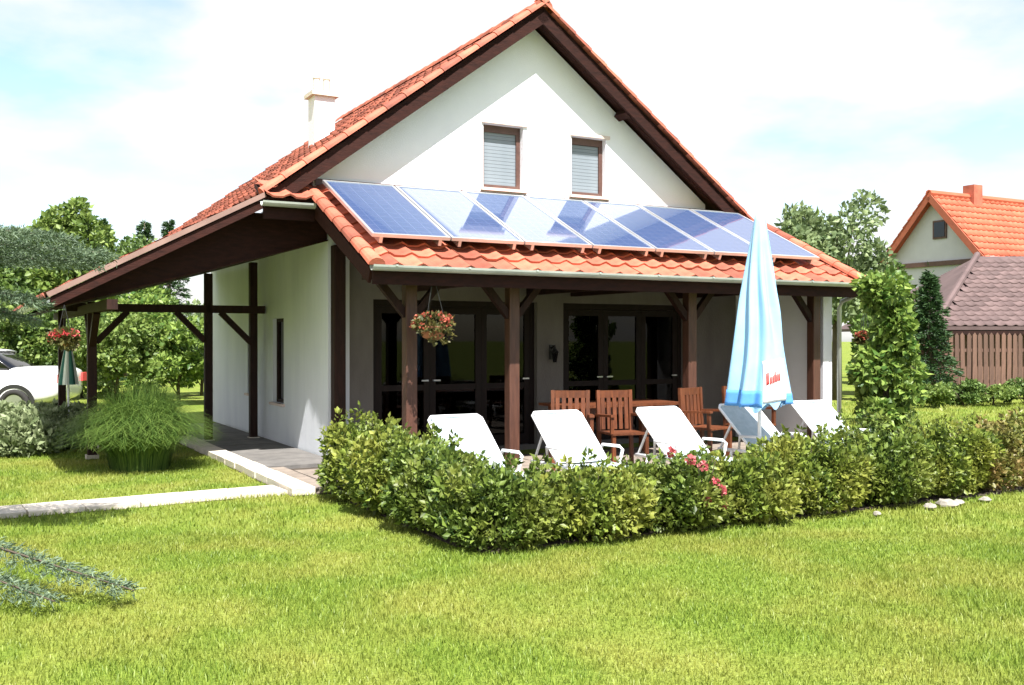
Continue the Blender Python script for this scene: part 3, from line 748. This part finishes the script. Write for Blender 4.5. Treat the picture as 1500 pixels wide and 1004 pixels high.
def shrub(loc, rx, ry, h, label, m='hedge', n=5200, L=.05, group='shrubs of the low hedge', cat='shrub', rz=TH, name='hedge_shrub', gaps=14):
    s = empty(name, loc, rz); tag(s, label, cat, group)
    cl = []
    for k in range(gaps):
        t = random.uniform(0, 6.283); q = math.sqrt(random.random())*.72
        cx, cy = q*rx*math.cos(t), q*ry*math.sin(t); cz_ = h*random.uniform(.36, .74)*(1-.25*q*q)
        cl.append(((cx, cy, cz_), (rx*random.uniform(.32, .46), ry*random.uniform(.32, .46), h*random.uniform(.20, .30)), n//gaps))
    cl.append(((0, 0, h*.30), (rx*.95, ry*.92, h*.32), n//3))
    for k in range(22):
        t = random.uniform(0, 6.283); q = math.sqrt(random.random())*.9
        cl.append(((q*rx*math.cos(t), q*ry*math.sin(t), h*random.uniform(.80, 1.06)*(1-.2*q*q)), (.035, .035, h*random.uniform(.08, .17)), 26))
    foliage('foliage', cl, L, L*.62, M[m], s, .8, .35)
    # a few upright shoots
    st = MB()
    for k in range(9):
        t = random.uniform(0, 6.283); q = random.random()*.6
        st.tube([(0.1*rx*math.cos(t), .1*ry*math.sin(t), 0), (q*rx*.7*math.cos(t), q*ry*.7*math.sin(t), h*.5), (q*rx*math.cos(t), q*ry*math.sin(t), h*.86)], [.012, .007, .003], 5)
    st.build('stems', M['bark'], s)
    return s
HP = [  # u, v, rx, ry, h, material, label
 (-.42, -.75, .40, .55, .80, 'hedge', 'tall yellow-green shrub ending the hedge beside the path'),
 (-.38, -1.65, .44, .62, .78, 'hedge', 'rounded light green shrub in the hedge\'s short side, next to its path end'),
 (-.36, -2.55, .45, .60, .70, 'hedge2', 'dense green shrub in the hedge\'s short side, before its corner'),
 (-.26, -3.40, .50, .54, .64, 'hedge2', 'dense green shrub at the outer corner of the low hedge'),
 (.55, -3.46, .58, .50, .60, 'hedge', 'light green shrub in the hedge\'s long side, first after the corner'),
 (1.35, -3.48, .58, .48, .57, 'hedge2', 'green shrub in the hedge right behind the pink-red rose'),
 (2.15, -3.48, .54, .48, .60, 'hedge', 'light green shrub in the hedge, next after the rose towards the stones'),
 (3.05, -3.46, .60, .50, .72, 'hedge', 'tall light green shrub of the hedge, second after the rose towards the stones'),
 (3.98, -3.42, .60, .52, .80, 'hedge2', 'tall dense shrub of the hedge behind the smallest pale stones'),
 (4.92, -3.38, .58, .52, .80, 'hedge', 'tall yellow-green shrub of the hedge behind the flat pale stone'),
 (5.80, -3.36, .58, .50, .70, 'hedge_r', 'rusty-tipped shrub of the hedge, last but one at its far end'),
 (6.75, -3.30, .62, .52, .74, 'hedge_r', 'reddish green shrub at the far end of the hedge'),
]
for u, v, rx, ry, h_, m_, lab in HP: shrub(H(u, v, .01), rx*1.12, ry*1.05, h_, lab, m_, n=9500, L=.054)
# rose with red flowers
rs = empty('rose_bush', H(1.50, -3.72, .01), TH); tag(rs, 'small rose bush with pink-red blooms in front of the hedge', 'rose bush')
foliage('foliage', [((0, 0, .3), (.24, .2, .28), 900), ((.05, .1, .5), (.2, .2, .15), 400)], .05, .035, M['hedge2'], rs)
st = MB()
for k in range(6): t = k*1.05; st.tube([(0, 0, 0), (.1*math.cos(t), .1*math.sin(t), .35), (.18*math.cos(t), .16*math.sin(t), .6)], [.008, .006, .004], 5)
st.build('stems', M['bark'], rs)
for (x, y, z) in ((.02, -.22, .44), (.1, -.2, .36), (-.04, -.2, .28), (.12, -.18, .24), (-.16, -.12, .62), (-.28, 0, .68), (.0, -.1, .56)):
    foliage('rose_bloom', [((x, y, z), (.026, .026, .022), 34)], .032, .036, M['petal_p'], rs, 1)
# pale stones at the hedge foot
for k, (u, v, s) in enumerate(((4.42, -3.96, .085), (4.62, -3.93, .06), (4.18, -3.96, .06), (5.05, -3.92, .05), (3.45, -3.95, .04))):
    o = MB(); o.lathe([(.3*s, -.2*s), (.85*s, .1*s), (1.0*s, .35*s), (.7*s, .75*s), (.25*s, .9*s)], 9)
    o.v = [(x*random.uniform(.82, 1.18)*1.35, y*random.uniform(.82, 1.18), z*random.uniform(.85, 1.15)) for x, y, z in o.v]
    s_ = o.build('garden_stone', M['stone'], smooth=False); s_.location = H(u, v, .01); s_.rotation_euler.z = random.uniform(0, 6)
    tag(s_, ['largest pale stone at the foot of the hedge', 'second largest pale stone at the hedge foot, touching the largest', 'small pale stone beside the largest stone, on its rose side', 'small pale stone at the hedge foot towards its far end', 'tiny lone pale stone at the hedge foot nearest the rose'][k], 'stone', 'stones along the hedge')

# ------------------------------------------------------------------ climbing shrub, right of the porch
cv = empty('climbing_shrub', (5.05, 13.6, 0)); tag(cv, 'tall bright green leafy column growing beside the porch\'s far end', 'shrub')
cl = []
for k in range(44):
    z = .15+2.25*random.random(); t = random.uniform(0, 6.28); q = random.uniform(.15, .48)*(1-z/4.2); r_ = random.uniform(.13, .26)
    cl.append(((q*math.cos(t), q*math.sin(t), z), (r_, r_, r_*.9), 190))
foliage('foliage', cl, .10, .075, M['vine'], cv, .7, -.25)
MB().tube([(0, 0, 0), (.05, .02, 1), (-.03, 0, 2), (.02, 0, 2.45)], [.05, .04, .03, .012], 8).build('stem', M['bark'], cv, smooth=True)

# ------------------------------------------------------------------ trees
def tree(loc, h, rx, rz_, label, m='tree', n=9000, L=.16, cat='tree', trunk=.16, base=.35, name='leafy_tree', group=None, nc=34, lean=0):
    t = empty(name, loc, random.uniform(0, 6)); tag(t, label, cat, group)
    cz_ = h*(base+(1-base)*.5); hz = h*(1-base)*.5
    tr = MB().tube([(0, 0, -.05), (.05*lean, .03, h*.25), (.15*lean, 0, h*.5), (.2*lean, .05, h*.85)], [trunk, trunk*.8, trunk*.55, trunk*.12], 9)
    cl = []
    for k in range(nc):
        d = unit(rng.normal(size=(1, 3)))[0]; q = random.uniform(.35, .95)
        c = np.array([d[0]*rx*q, d[1]*rx*q, cz_+d[2]*hz*q]); 
        if c[2] < h*base*.8: c[2] = h*base
        r_ = random.uniform(.22, .36)
        cl.append((c, (rx*r_, rx*r_, hz*r_*.9), n//nc))
        if k % 3 == 0:
            z0 = h*random.uniform(base*.6, .65)
            tr.tube([(0, 0, z0), (c[0]*.5, c[1]*.5, (z0+c[2])/2+.1), tuple(c)], [trunk*.35, trunk*.2, trunk*.06], 6)
    tr.build('trunk', M['bark'], t, smooth=True)
    foliage('crown', cl, L, L*.65, M[m], t, .6, 0)
    return t
def conifer(loc, h, r, label, m='conif', n=9000, L=.2, cat='conifer', group=None, name='conifer_tree'):
    t = empty(name, loc, random.uniform(0, 6)); tag(t, label, cat, group)
    MB().tube([(0, 0, -.05), (0, 0, h*.97)], [h*.022, h*.003], 8).build('trunk', M['bark'], t, smooth=True)
    P = []; D = []
    nb = 70
    for k in range(nb):
        z = h*(.06+.92*(k/nb)); a = k*2.4; ln_ = r*(1-(z/h))**.85*random.uniform(.75, 1.1)+.05; mm = n//nb
        q = rng.random(mm)**.7*ln_; s = rng.normal(size=mm)*.10*(.3+q)
        x = q*math.cos(a)-s*math.sin(a); y = q*math.sin(a)+s*math.cos(a); zz = z-q*.28+q*q*.08/r+rng.normal(size=mm)*.05
        P.append(np.stack([x, y, zz], 1)); D.append(np.stack([np.cos(a)*np.ones(mm)+rng.normal(size=mm)*.5, np.sin(a)*np.ones(mm)+rng.normal(size=mm)*.5, rng.normal(size=mm)*.35], 1))
    P = np.concatenate(P); D = np.concatenate(D)
    V, F = leaves(P, D, L*rng.uniform(.7, 1.3, len(P)), L*.3)
    link('crown', arr_mesh('crown', V, F, M[m]), t); return t
def at(px, d, z=0): return Vector(((px-750)/1465*d, d, z))
# left background
TG = 'trees behind the garden on the veranda side'
tree(at(105, 34), 6.2, 1.4, 0, 'slender light green tree rising above the row behind the parked car', 'tree2', 9000, .2, group=TG, base=.3)
tree(at(20, 38), 5.9, 3.2, 0, 'broad dark green tree behind the parked car', 'tree', 12000, .2, group=TG, base=.2)
tree(at(62, 42), 6.0, 2.5, 0, 'grey-green tree between the broad dark tree and the slender tree', 'tree3', 10000, .2, group=TG, base=.25)
conifer(at(150, 40), 6.6, 1.7, 'dark conifer beside the slender light green tree', group=TG)
tree(at(180, 44), 6.3, 2.4, 0, 'green round tree seen above the veranda roof\'s outer edge', 'tree', 10000, .2, group=TG, base=.2)
conifer(at(212, 46), 7.2, 1.7, 'pointed conifer above the veranda roof, outer one of a pair', group=TG)
conifer(at(248, 48), 7.5, 1.8, 'pointed conifer above the veranda roof, inner one of a pair', group=TG)
tree(at(-60, 36), 5.8, 3.0, 0, 'dark tree at the outer end of the garden\'s tree row', 'tree', 10000, .2, group=TG, base=.2)
for k, (px, d, h_, m_, lab) in enumerate(((170, 24, 2.5, 'tree2', 'light green bush seen through the veranda beside its outer posts'), (215, 27, 2.9, 'vine', 'bright green bush in the middle of the veranda opening'), (262, 25, 2.4, 'vine', 'bright green bush seen through the veranda next to the inner post'),
        (120, 28, 2.6, 'tree', 'dark green bush behind the veranda\'s outer posts'), (60, 27, 3.0, 'tree', 'dark green bush behind the parked car\'s boot'), (5, 26, 2.8, 'tree2', 'mid green bush behind the parked car\'s cabin'), (295, 29, 2.6, 'tree3', 'grey-green bush partly hidden by the house\'s side wall'))):
    tree(at(px, d), h_, 1.35, 0, lab, m_, 6000, .13, 'bush', .05, .08, 'garden_bush', 'bushes behind the veranda', 22)
# right background
tree(at(1225, 27), 5.5, 1.6, 0, 'grey-green airy tree rising behind the porch roof\'s far end', 'tree3', 7000, .17, base=.22, nc=30)
tree(at(1175, 31), 5.7, 1.5, 0, 'green tree just behind the folded parasol\'s top', 'tree2', 6500, .18, base=.22, nc=26)
tree(at(1285, 29), 4.3, 1.2, 0, 'green tree in front of the neighbouring gable\'s eave', 'tree', 6000, .17, base=.2, nc=24)
conifer(at(1362, 27), 3.5, .85, 'dark conifer in front of the neighbouring house wall', n=7000, L=.15)
tree(at(1300, 19), 2.7, .75, 0, 'small dark bush between the green column and the fence', 'tree', 4500, .09, 'bush', .04, .05, 'garden_bush', nc=18)
# bushes along the fence
for k, px in enumerate((1365, 1410, 1455, 1500, 1545)):
    tree(at(px, 24+k*.4), .62+.1*(k % 2), .62, 0, 'low %s bush under the fence, %s from the green column' % (('yellow-green', 'dark green')[k % 2], ordn[k]), ('tree2', 'tree')[k % 2], 2600, .08, 'bush', .03, .03, 'garden_bush', 'bushes along the fence', 14)

# ------------------------------------------------------------------ blue spruce entering from the left
sp = empty('blue_spruce', (-5.75, 7.7, 0)); tag(sp, 'pale blue-green spruce reaching long drooping branches over the lawn', 'spruce')
MB().tube([(0, 0, -.05), (0, 0, 2.5), (0, 0, 5.2)], [.13, .08, .01], 10).build('trunk', M['bark'], sp, smooth=True)
def spruce_branch(p, q, droop, n, spread=.30, L=.055):
    p = np.array(p); q = np.array(q); t = rng.random(n)**.75; d = q-p; ln_ = np.linalg.norm(d)
    c = p+d*t[:, None]; c[:, 2] -= droop*4*(t*(1-t))*-.4+droop*t*t*.0
    side_ = np.cross(d/ln_, [0, 0, 1.]); 
    # twigs: points along side twigs
    tw = rng.integers(0, 26, n)/26; base_t = np.clip(tw+rng.normal(size=n)*.006, 0.05, 1)
    sgn = rng.choice([-1, 1], n); r_ = rng.random(n)*spread*(1.05-base_t*.75)
    c = p+d*base_t[:, None]; c[:, 2] += droop*(base_t-base_t**2)
    c = c+side_*(sgn*r_)[:, None]+(d/ln_)*(r_*.65)[:, None]; c[:, 2] -= r_*.22
    c += rng.normal(size=(n, 3))*.016
    D = side_*sgn[:, None]*.6+d/ln_+rng.normal(size=(n, 3))*.75
    return leaves(c, D, L*rng.uniform(.7, 1.2, n), L*.16)
Vs = []; Fs = []; k = 0
wood_ = MB()
blist = [((0, 0, 2.45), (2.5, .35, 2.34), .14, 7500, .50), ((0, 0, 2.60), (2.4, -.1, 2.42), .14, 6500, .46), ((0, 0, 2.35), (2.3, .6, 2.28), .1, 6000, .46), ((0, 0, 2.4), (2.1, .1, 1.93), .05, 6000, .36), ((0, 0, 2.3), (1.9, .4, 1.80), .05, 5000, .36), ((0, 0, 2.25), (1.5, -.5, 1.95), .1, 3000, .34),
         ((0, 0, .60), (3.45, -1.62, .12), .02, 4200, .26), ((0, 0, .45), (3.05, -1.80, .10), .02, 3600, .26), ((0, 0, .45), (2.95, -2.75, .06), .02, 2600, .16)]
for j in range(70):
    z = .3+4.7*j/70; a = j*2.4; ln_ = min(1.45, 2.2*(1-z/5.3))*random.uniform(.8, 1.05)+.1
    if math.cos(a) > .3: ln_ = min(ln_, 1.25)
    blist.append(((0, 0, z+.1), (ln_*math.cos(a), ln_*math.sin(a), z-.15*ln_), .05, int(500+900*ln_), .3))
for b in blist:
    V, F = spruce_branch(*b); Vs.append(V); Fs.append(F+k); k += len(V)
    p, q, dr = np.array(b[0], float), np.array(b[1], float), b[2]
    mid = (p+q)/2; mid[2] += dr*.25
    wood_.tube([tuple(p), tuple(mid), tuple(q)], [.022, .012, .004], 5)
link('needles', arr_mesh('needles', np.concatenate(Vs), np.concatenate(Fs), M['spruce']), sp)
wood_.build('branches', M['bark'], sp)

# ------------------------------------------------------------------ tall ornamental grass and bed plants
def grass_clump(loc, n, h, spread, label, m='pampas', wd=.012, cat='ornamental grass', name='ornamental_grass'):
    g_ = empty(name, loc); tag(g_, label, cat)
    a = rng.random(n)*2*np.pi; tw_ = rng.normal(size=n)*.45; r0 = rng.random(n)**.5*.36; out = rng.random(n)**.8*spread; hh = h*rng.uniform(.6, 1.05, n)*(1-.18*(out/spread)**2)
    segs = 6; Vs = []
    a0 = a
    for i in range(segs+1):
        t = i/segs; a = a0+tw_*t*t; ca_, sa_ = np.cos(a), np.sin(a); rr = r0+out*(t**1.5); z = hh*(1.9*t-.9*t*t*(1+.55*out/spread))
        wdt = wd*(1-.85*t)
        jx = np.sin(a*7+t*3)*.02*t
        Vs.append(np.stack([rr*ca_-sa_*(wdt/2+jx*0), rr*sa_+ca_*wdt/2, z], 1)); Vs.append(np.stack([rr*ca_+sa_*wdt/2, rr*sa_-ca_*wdt/2, z], 1))
    V = np.stack(Vs, 1).reshape(-1, 3); b = np.arange(n)[:, None]*(2*(segs+1)); F = np.concatenate([b+np.array([[2*i, 2*i+1, 2*i+3, 2*i+2]]) for i in range(segs)], 0)
    link('blades', arr_mesh('blades', V, F, M[m]), g_); return g_
grass_clump(at(205, 12.7), 9000, 1.16, .74, 'large arching clump of tall ornamental grass on the lawn by the veranda')
for k, (px, d, rx, h_, lab) in enumerate(((70, 15.0, .75, .55, 'pale green bed plant beside the tall ornamental grass'), (25, 14.2, .6, .5, 'pale silvery plant in the bed in front of the parked car'), (115, 16.2, .6, .5, 'pale leafy plant behind the tall ornamental grass'),
        (-20, 15.5, .8, .6, 'pale green plant at the outer end of the bed'), (55, 17.3, .7, .5, 'pale green plant between the bed and the parked car'))):
    shrub(at(px, d), rx, .5, h_, lab, 'pale', 2600, .09, 'pale bed plants', 'plant', 0, 'bed_plant', 9)

# ------------------------------------------------------------------ striped folded parasol by the veranda
fp = empty('garden_parasol', at(100, 15.2), TH); tag(fp, 'short folded teal and white parasol standing at the veranda\'s outer corner', 'parasol')
MB().tube([(0, 0, 0), (0, 0, 1.62)], [.018, .016], 10).build('pole', M['white'], fp)
for k in range(8):
    mb = MB()
    for i in range(9):
        z = 1.58-.62*i/8; rr = .03+.10*(i/8)**.8
        for j in range(5):
            t = (k+j/4)*math.pi/4; r3 = rr*(1+.18*math.sin(j/4*math.pi)); mb.v.append((r3*math.cos(t), r3*math.sin(t), z))
    for i in range(8):
        for j in range(4): a = i*5+j; mb.f.append((a, a+1, a+6, a+5))
    mb.build('canopy_panel', M['cellwhite' if k % 2 else 'teal'], fp)
MB().lathe([(.2, 0), (.2, .05), (.05, .08), (.03, .2)], 18).build('base', M['concrete'], fp)

# ------------------------------------------------------------------ parked white car
car = empty('parked_car', (-9.35, 21.3, 0), R(4)); tag(car, 'white parked saloon car, its boot showing beyond the garden bed', 'car')
# local: rear at x=0, front at x=-4.3 ; half width .87
sta = [(0.0, .58, .50, .96, .70), (-.06, .78, .36, 1.04, .74), (-.5, .86, .28, 1.08, .76), (-1.0, .87, .22, 1.06, .78), (-2.0, .88, .20, 1.0, .80), (-3.0, .88, .20, .97, .80), (-3.6, .86, .22, .93, .78), (-4.1, .80, .28, .84, .70), (-4.28, .62, .38, .70, .52)]
body = MB(); nr = 12
for x, hw, z0, z1, hw2 in sta:
    zm = (z0+z1)/2
    ring = [(-hw*.9, z0), (-hw, z0+.1), (-hw*1.01, zm), (-hw*.97, z1-.12), (-hw2, z1-.02), (-hw2*.5, z1+.012), (hw2*.5, z1+.012), (hw2, z1-.02), (hw*.97, z1-.12), (hw*1.01, zm), (hw, z0+.1), (hw*.9, z0)]
    for y, z in ring: body.v.append((x, y, z))
for i in range(len(sta)-1):
    for j in range(nr): body.f.append((i*nr+j, i*nr+(j+1) % nr, (i+1)*nr+(j+1) % nr, (i+1)*nr+j))
body.f.append(tuple(range(nr))); body.f.append(tuple((len(sta)-1)*nr+j for j in reversed(range(nr))))
bo = body.build('body', M['carpaint'], car, smooth=True); sb = bo.modifiers.new('sub', 'SUBSURF'); sb.levels = sb.render_levels = 1
cab = MB(); cs = [(-1.0, .66, 1.06, 1.07), (-1.45, .62, 1.05, 1.40), (-1.9, .62, 1.0, 1.44), (-2.5, .62, 1.0, 1.42), (-3.2, .68, .98, .99)]
for x, hw, z0, z1 in cs:
    for y, z in ((-hw*1.15, z0-.05), (-hw, z1-.03), (-hw*.5, z1), (hw*.5, z1), (hw, z1-.03), (hw*1.15, z0-.05)): cab.v.append((x, y, z))
for i in range(4):
    for j in range(6): cab.f.append((i*6+j, i*6+(j+1) % 6, (i+1)*6+(j+1) % 6, (i+1)*6+j))
cab.build('window_glass', M['glass_dark'], car, smooth=True)
rf = MB()
for x, z in ((-1.42, 1.415), (-1.9, 1.46), (-2.52, 1.44)):
    for y, dz in ((-.63, -.03), (-.3, .004), (.3, .004), (.63, -.03)): rf.v.append((x, y, z+dz))
for i in range(2):
    for j in range(3): a = i*4+j; rf.f.append((a, a+1, a+5, a+4))
ro = rf.build('roof', M['carpaint'], car, smooth=True); s_ = ro.modifiers.new('t', 'SOLIDIFY'); s_.thickness = .03
for x in (-.86, -3.48):
    for y in (-.80, .80):
        wm = MB(); n_ = 24
        prof = [(.20, -.10), (.295, -.10), (.315, -.06), (.315, .06), (.295, .10), (.20, .10)]
        for r_, yy in prof:
            for j in range(n_): t = 2*math.pi*j/n_; wm.v.append((x+r_*math.cos(t), y+yy, .315+r_*math.sin(t)))
        for i in range(len(prof)):
            for j in range(n_): wm.f.append((i*n_+j, i*n_+(j+1) % n_, ((i+1) % 6)*n_+(j+1) % n_, ((i+1) % 6)*n_+j))
        wh = wm.build('wheel', M['tyre'], car, smooth=True)
        rim = MB()
        for j in range(n_): t = 2*math.pi*j/n_; rim.v.append((x+.20*math.cos(t), y+(-.085 if y < 0 else .085), .315+.20*math.sin(t)))
        rim.f.append(tuple(range(n_))); rim.build('rim', M['chrome'], wh)
        ar = MB(); n2 = 16                      # dark wheel arch
        for r_ in (.33, .41):
            for j in range(n2+1): t = math.pi*j/n2; ar.v.append((x+r_*math.cos(t), y+(-.072 if y < 0 else .072)*1.05, .315+r_*math.sin(t)))
        for j in range(n2): ar.f.append((j, j+1, n2+2+j, n2+1+j))
        a2 = ar.build('wheel_arch', M['black'], car); s_ = a2.modifiers.new('t', 'SOLIDIFY'); s_.thickness = .02
for y in (-.66, .66): MB().box(-.03, .02, y-.14, y+.14, .74, .92).build('tail_light', M['red'], car)

# ------------------------------------------------------------------ neighbouring house on the right
nb_ = empty('neighbour_house', (0, 0, 0)); tag(nb_, 'neighbouring house with bright orange tiled roof and grey gable', 'house')
# ridge parallel to our facade; gable at its left end
g0 = Vector((15.85, 38, 0)); half = 2.35
def N(a, b, z): return g0+UX*a+VX*b+Vector((0, 0, z))
zr, ze = 7.15, 4.55
def npart(name, verts, faces, m, parent=nb_): return MB().add(verts, faces).build(name, m, parent)
npart('wall', [N(.3, -half, 0), N(.3, half, 0), N(.3, half, ze+.1), N(.3, 0, zr-.1), N(.3, -half, ze+.1), N(11, -half, 0), N(11, half, 0), N(11, half, ze+.1), N(11, 0, zr-.1), N(11, -half, ze+.1)],
      [(0,1,2,3,4), (5,9,8,7,6), (0,4,9,5), (1,6,7,2)], M['nwall'])
def nroof(s):
    o = half+(.35 if s > 0 else 1.3); zz = zr-(zr-ze)*o/half
    pl = Plane(N(0, s*-o, zz) if s > 0 else N(11.3, o, zz), UX*s, (VX*s*o+Vector((0, 0, zr-zz))))
    mb = MB(); L_ = math.hypot(o, zr-zz); deck(mb, pl, 0, 11.3, 0, L_, -.12, 0); r_ = mb.build('roof', M['framebrown'] if 0 else M['orangetile'], nb_)
    stuff_tiles('roof_tiles', pl, 38, int(L_/TL)+1, r_, M['orangetile']); return pl, r_
pl1, r1 = nroof(1); pl2, r2 = nroof(-1)
rg = MB()
rg.tube([N(-.05, 0, zr+.03), N(11.3, 0, zr+.03)], [.14, .14], 8); rg.build('ridge_cap', M['orangetile'], r1)
for s in (-1, 1):
    o = half+(1.3 if s > 0 else .35); zz = zr-(zr-ze)*o/half
    MB().bar(N(-.03, s*o, zz-.12), N(-.03, 0, zr-.10), .06, .24, up=(0, 0, 1)).build('barge_board', mat('red_brown_barge', (.28, .07, .035), (.36, .10, .05), rough=.7), nb_)
nw = MB(); gx = .27
def nrect(b0, b1, z0, z1, name, m, parent, off=.0): return MB().add([N(gx-off, b0, z0), N(gx-off, b1, z0), N(gx-off, b1, z1), N(gx-off, b0, z1), N(gx+.1, b0, z0), N(gx+.1, b1, z0), N(gx+.1, b1, z1), N(gx+.1, b0, z1)], [(0,1,2,3),(7,6,5,4),(0,4,5,1),(1,5,6,2),(2,6,7,3),(3,7,4,0)]).build(name, m, parent)
wn1 = nrect(-.55, .05, 5.45, 6.15, 'window', M['framebrown'], nb_, .02); nrect(-.48, -.02, 5.52, 6.08, 'pane', M['glass_dark'], wn1, .035)
wn2 = nrect(-1.55, -.75, 2.9, 4.1, 'window', M['framebrown'], nb_, .02); nrect(-1.47, -.83, 2.98, 4.02, 'pane', M['glass_dark'], wn2, .035)
nrect(-half, half, 4.42, 4.60, 'gable_ledge', M['framebrown'], nb_, .08)
chn = MB().add([N(2.2+x, -.3+y, z) for z in (6.6, 7.65) for x, y in ((0, 0), (.5, 0), (.5, .5), (0, .5))], [(0,3,2,1),(4,5,6,7),(0,1,5,4),(1,2,6,5),(2,3,7,6),(3,0,4,7)]).build('chimney', M['tile_old'], nb_)
# annexe with a weathered pink roof in front of it
an = empty('annexe', (12.5, 29.6, 0)); tag(an, 'low annexe with weathered pinkish tile roof before the orange-roofed house', 'outbuilding')
EZ, TZ = 2.02, 4.50
apl = Plane((0, 0, EZ), (1, 0, 0), (0, 4.9, TZ-EZ))
al = math.hypot(4.9, TZ-EZ); hipx = 3.55
ad = MB().add([(0, 0, EZ), (9.5, 0, EZ), (9.5, 4.9, TZ), (hipx, 4.9, TZ), (0, 0, EZ-.1), (9.5, 0, EZ-.1), (9.5, 4.9, TZ-.1), (hipx, 4.9, TZ-.1)], [(0,1,2,3),(7,6,5,4),(0,4,5,1),(1,5,6,2),(2,6,7,3),(3,7,4,0)])
ad.add([(0, 0, EZ), (hipx, 4.9, TZ), (0, 9.0, EZ), (0, 0, EZ-.1), (hipx, 4.9, TZ-.1), (0, 9.0, EZ-.1)], [(0,1,2),(5,4,3),(0,3,4,1),(1,4,5,2),(2,5,3,0)])
ar_ = ad.build('roof', M['pinktile'], an)
stuff_tiles('roof_tiles', apl, 31, int(al/TL), ar_, M['pinktile'], skip=lambda i, j: i*TW < hipx*(j*TL/al)+.02)
MB().tube([(0, 0, EZ+.06), (hipx, 4.9, TZ+.07)], [.1, .1], 7).build('hip_cap', M['pinktile'], ar_)
MB().box(.5, 9.3, .6, .8, 0, EZ+.15).build('wall', M['fencewood'], an)
MB().box(.0, 9.5, .02, .12, EZ-.24, EZ-.105).build('eave_board', M['wood'], an)
for x in (.3, 2.4, 4.5, 6.6): MB().box(x, x+.14, .15, .29, 0, EZ-.05).build('post', M['fencewood'], an)

# fence
fn = empty('wooden_fence', (10.75, 27.0, 0), R(6)); tag(fn, 'brown wooden picket fence in front of the annexe', 'fence')
pk = MB().prism([(-.06, 0), (.06, 0), (.06, 1.62), (0, 1.70), (-.06, 1.62)], 'y', -.012, .012).mesh('picket', M['fencewood'])
for i in range(50):
    o = link('picket', pk, fn); o.location = (i*.165, -.03, .12+random.uniform(-.012, .012)); o.rotation_euler.y = random.uniform(-.012, .012)
for z in (.45, 1.30): MB().box(-.1, 8.2, -.015, .03, z, z+.09).build('rail', M['fencewood'], fn)
for i in range(5): MB().box(i*1.8-.06, i*1.8+.06, .032, .15, 0, 1.72).build('post', M['fencewood'], fn)

# ------------------------------------------------------------------ lawn blades
def lawn(n, y0, y1, hmin, hmax, wd):
    y = np.sqrt(rng.random(n)*(y1*y1-y0*y0)+y0*y0); x = (rng.random(n)*2-1)*(y*.54+.3)
    u = (x-E.x)*UX.x+(y-E.y)*UX.y; v = (x-E.x)*VX.x+(y-E.y)*VX.y
    pv = -(x-PATH_O.x)*math.sin(PATH_R)+(y-PATH_O.y)*math.cos(PATH_R)
    ok = ~((u > -.62) & (v > -3.70) & (u < 8.8)) & ~((u < -.9) & (np.abs(pv) < .25)) & ~((u > -1.0) & (v > -.2) & (u < 8))
    x, y = x[ok], y[ok]; m = len(x)
    P = np.stack([x, y, np.zeros(m)], 1)
    a = rng.random(m)*2*np.pi; h = rng.uniform(hmin, hmax, m)*(1+.35*np.sin(x*2.3+1.7*np.sin(y*1.1))*np.sin(y*1.9+x*.7)); lean = rng.uniform(.1, .9, m)*h
    s = np.stack([-np.sin(a), np.cos(a), np.zeros(m)], 1)*(wd*rng.uniform(.7, 1.2, m)/2)[:, None]
    # random facing of the blade, independent of its lean
    b = rng.random(m)*2*np.pi; d = np.stack([np.cos(b), np.sin(b), np.zeros(m)], 1)
    mid = P+d*(lean*.35)[:, None]+np.array([0, 0, 1])*(h*.62)[:, None]; tip = P+d*lean[:, None]+np.array([0, 0, 1])*h[:, None]
    V = np.stack([P-s, P+s, mid-s*.75, mid+s*.75, tip], 1).reshape(-1, 3); k = np.arange(m)[:, None]*5
    return V, np.concatenate([k+np.array([[0, 1, 3]]), k+np.array([[0, 3, 2]]), k+np.array([[2, 3, 4]])], 0)
Vs, Fs, k = [], [], 0
for a in ((150000, 4.3, 8.5, .018, .040, .006), (120000, 8.5, 15, .022, .045, .009), (40000, 15, 26, .04, .08, .016)):
    V, F = lawn(*a); Vs.append(V); Fs.append(F+k); k += len(V)
lw = link('lawn_grass', arr_mesh('lawn_grass', np.concatenate(Vs), np.concatenate(Fs), M['lawnblade'])); tag(lw, 'short mown lawn grass in front of the house', 'grass', kind='stuff')
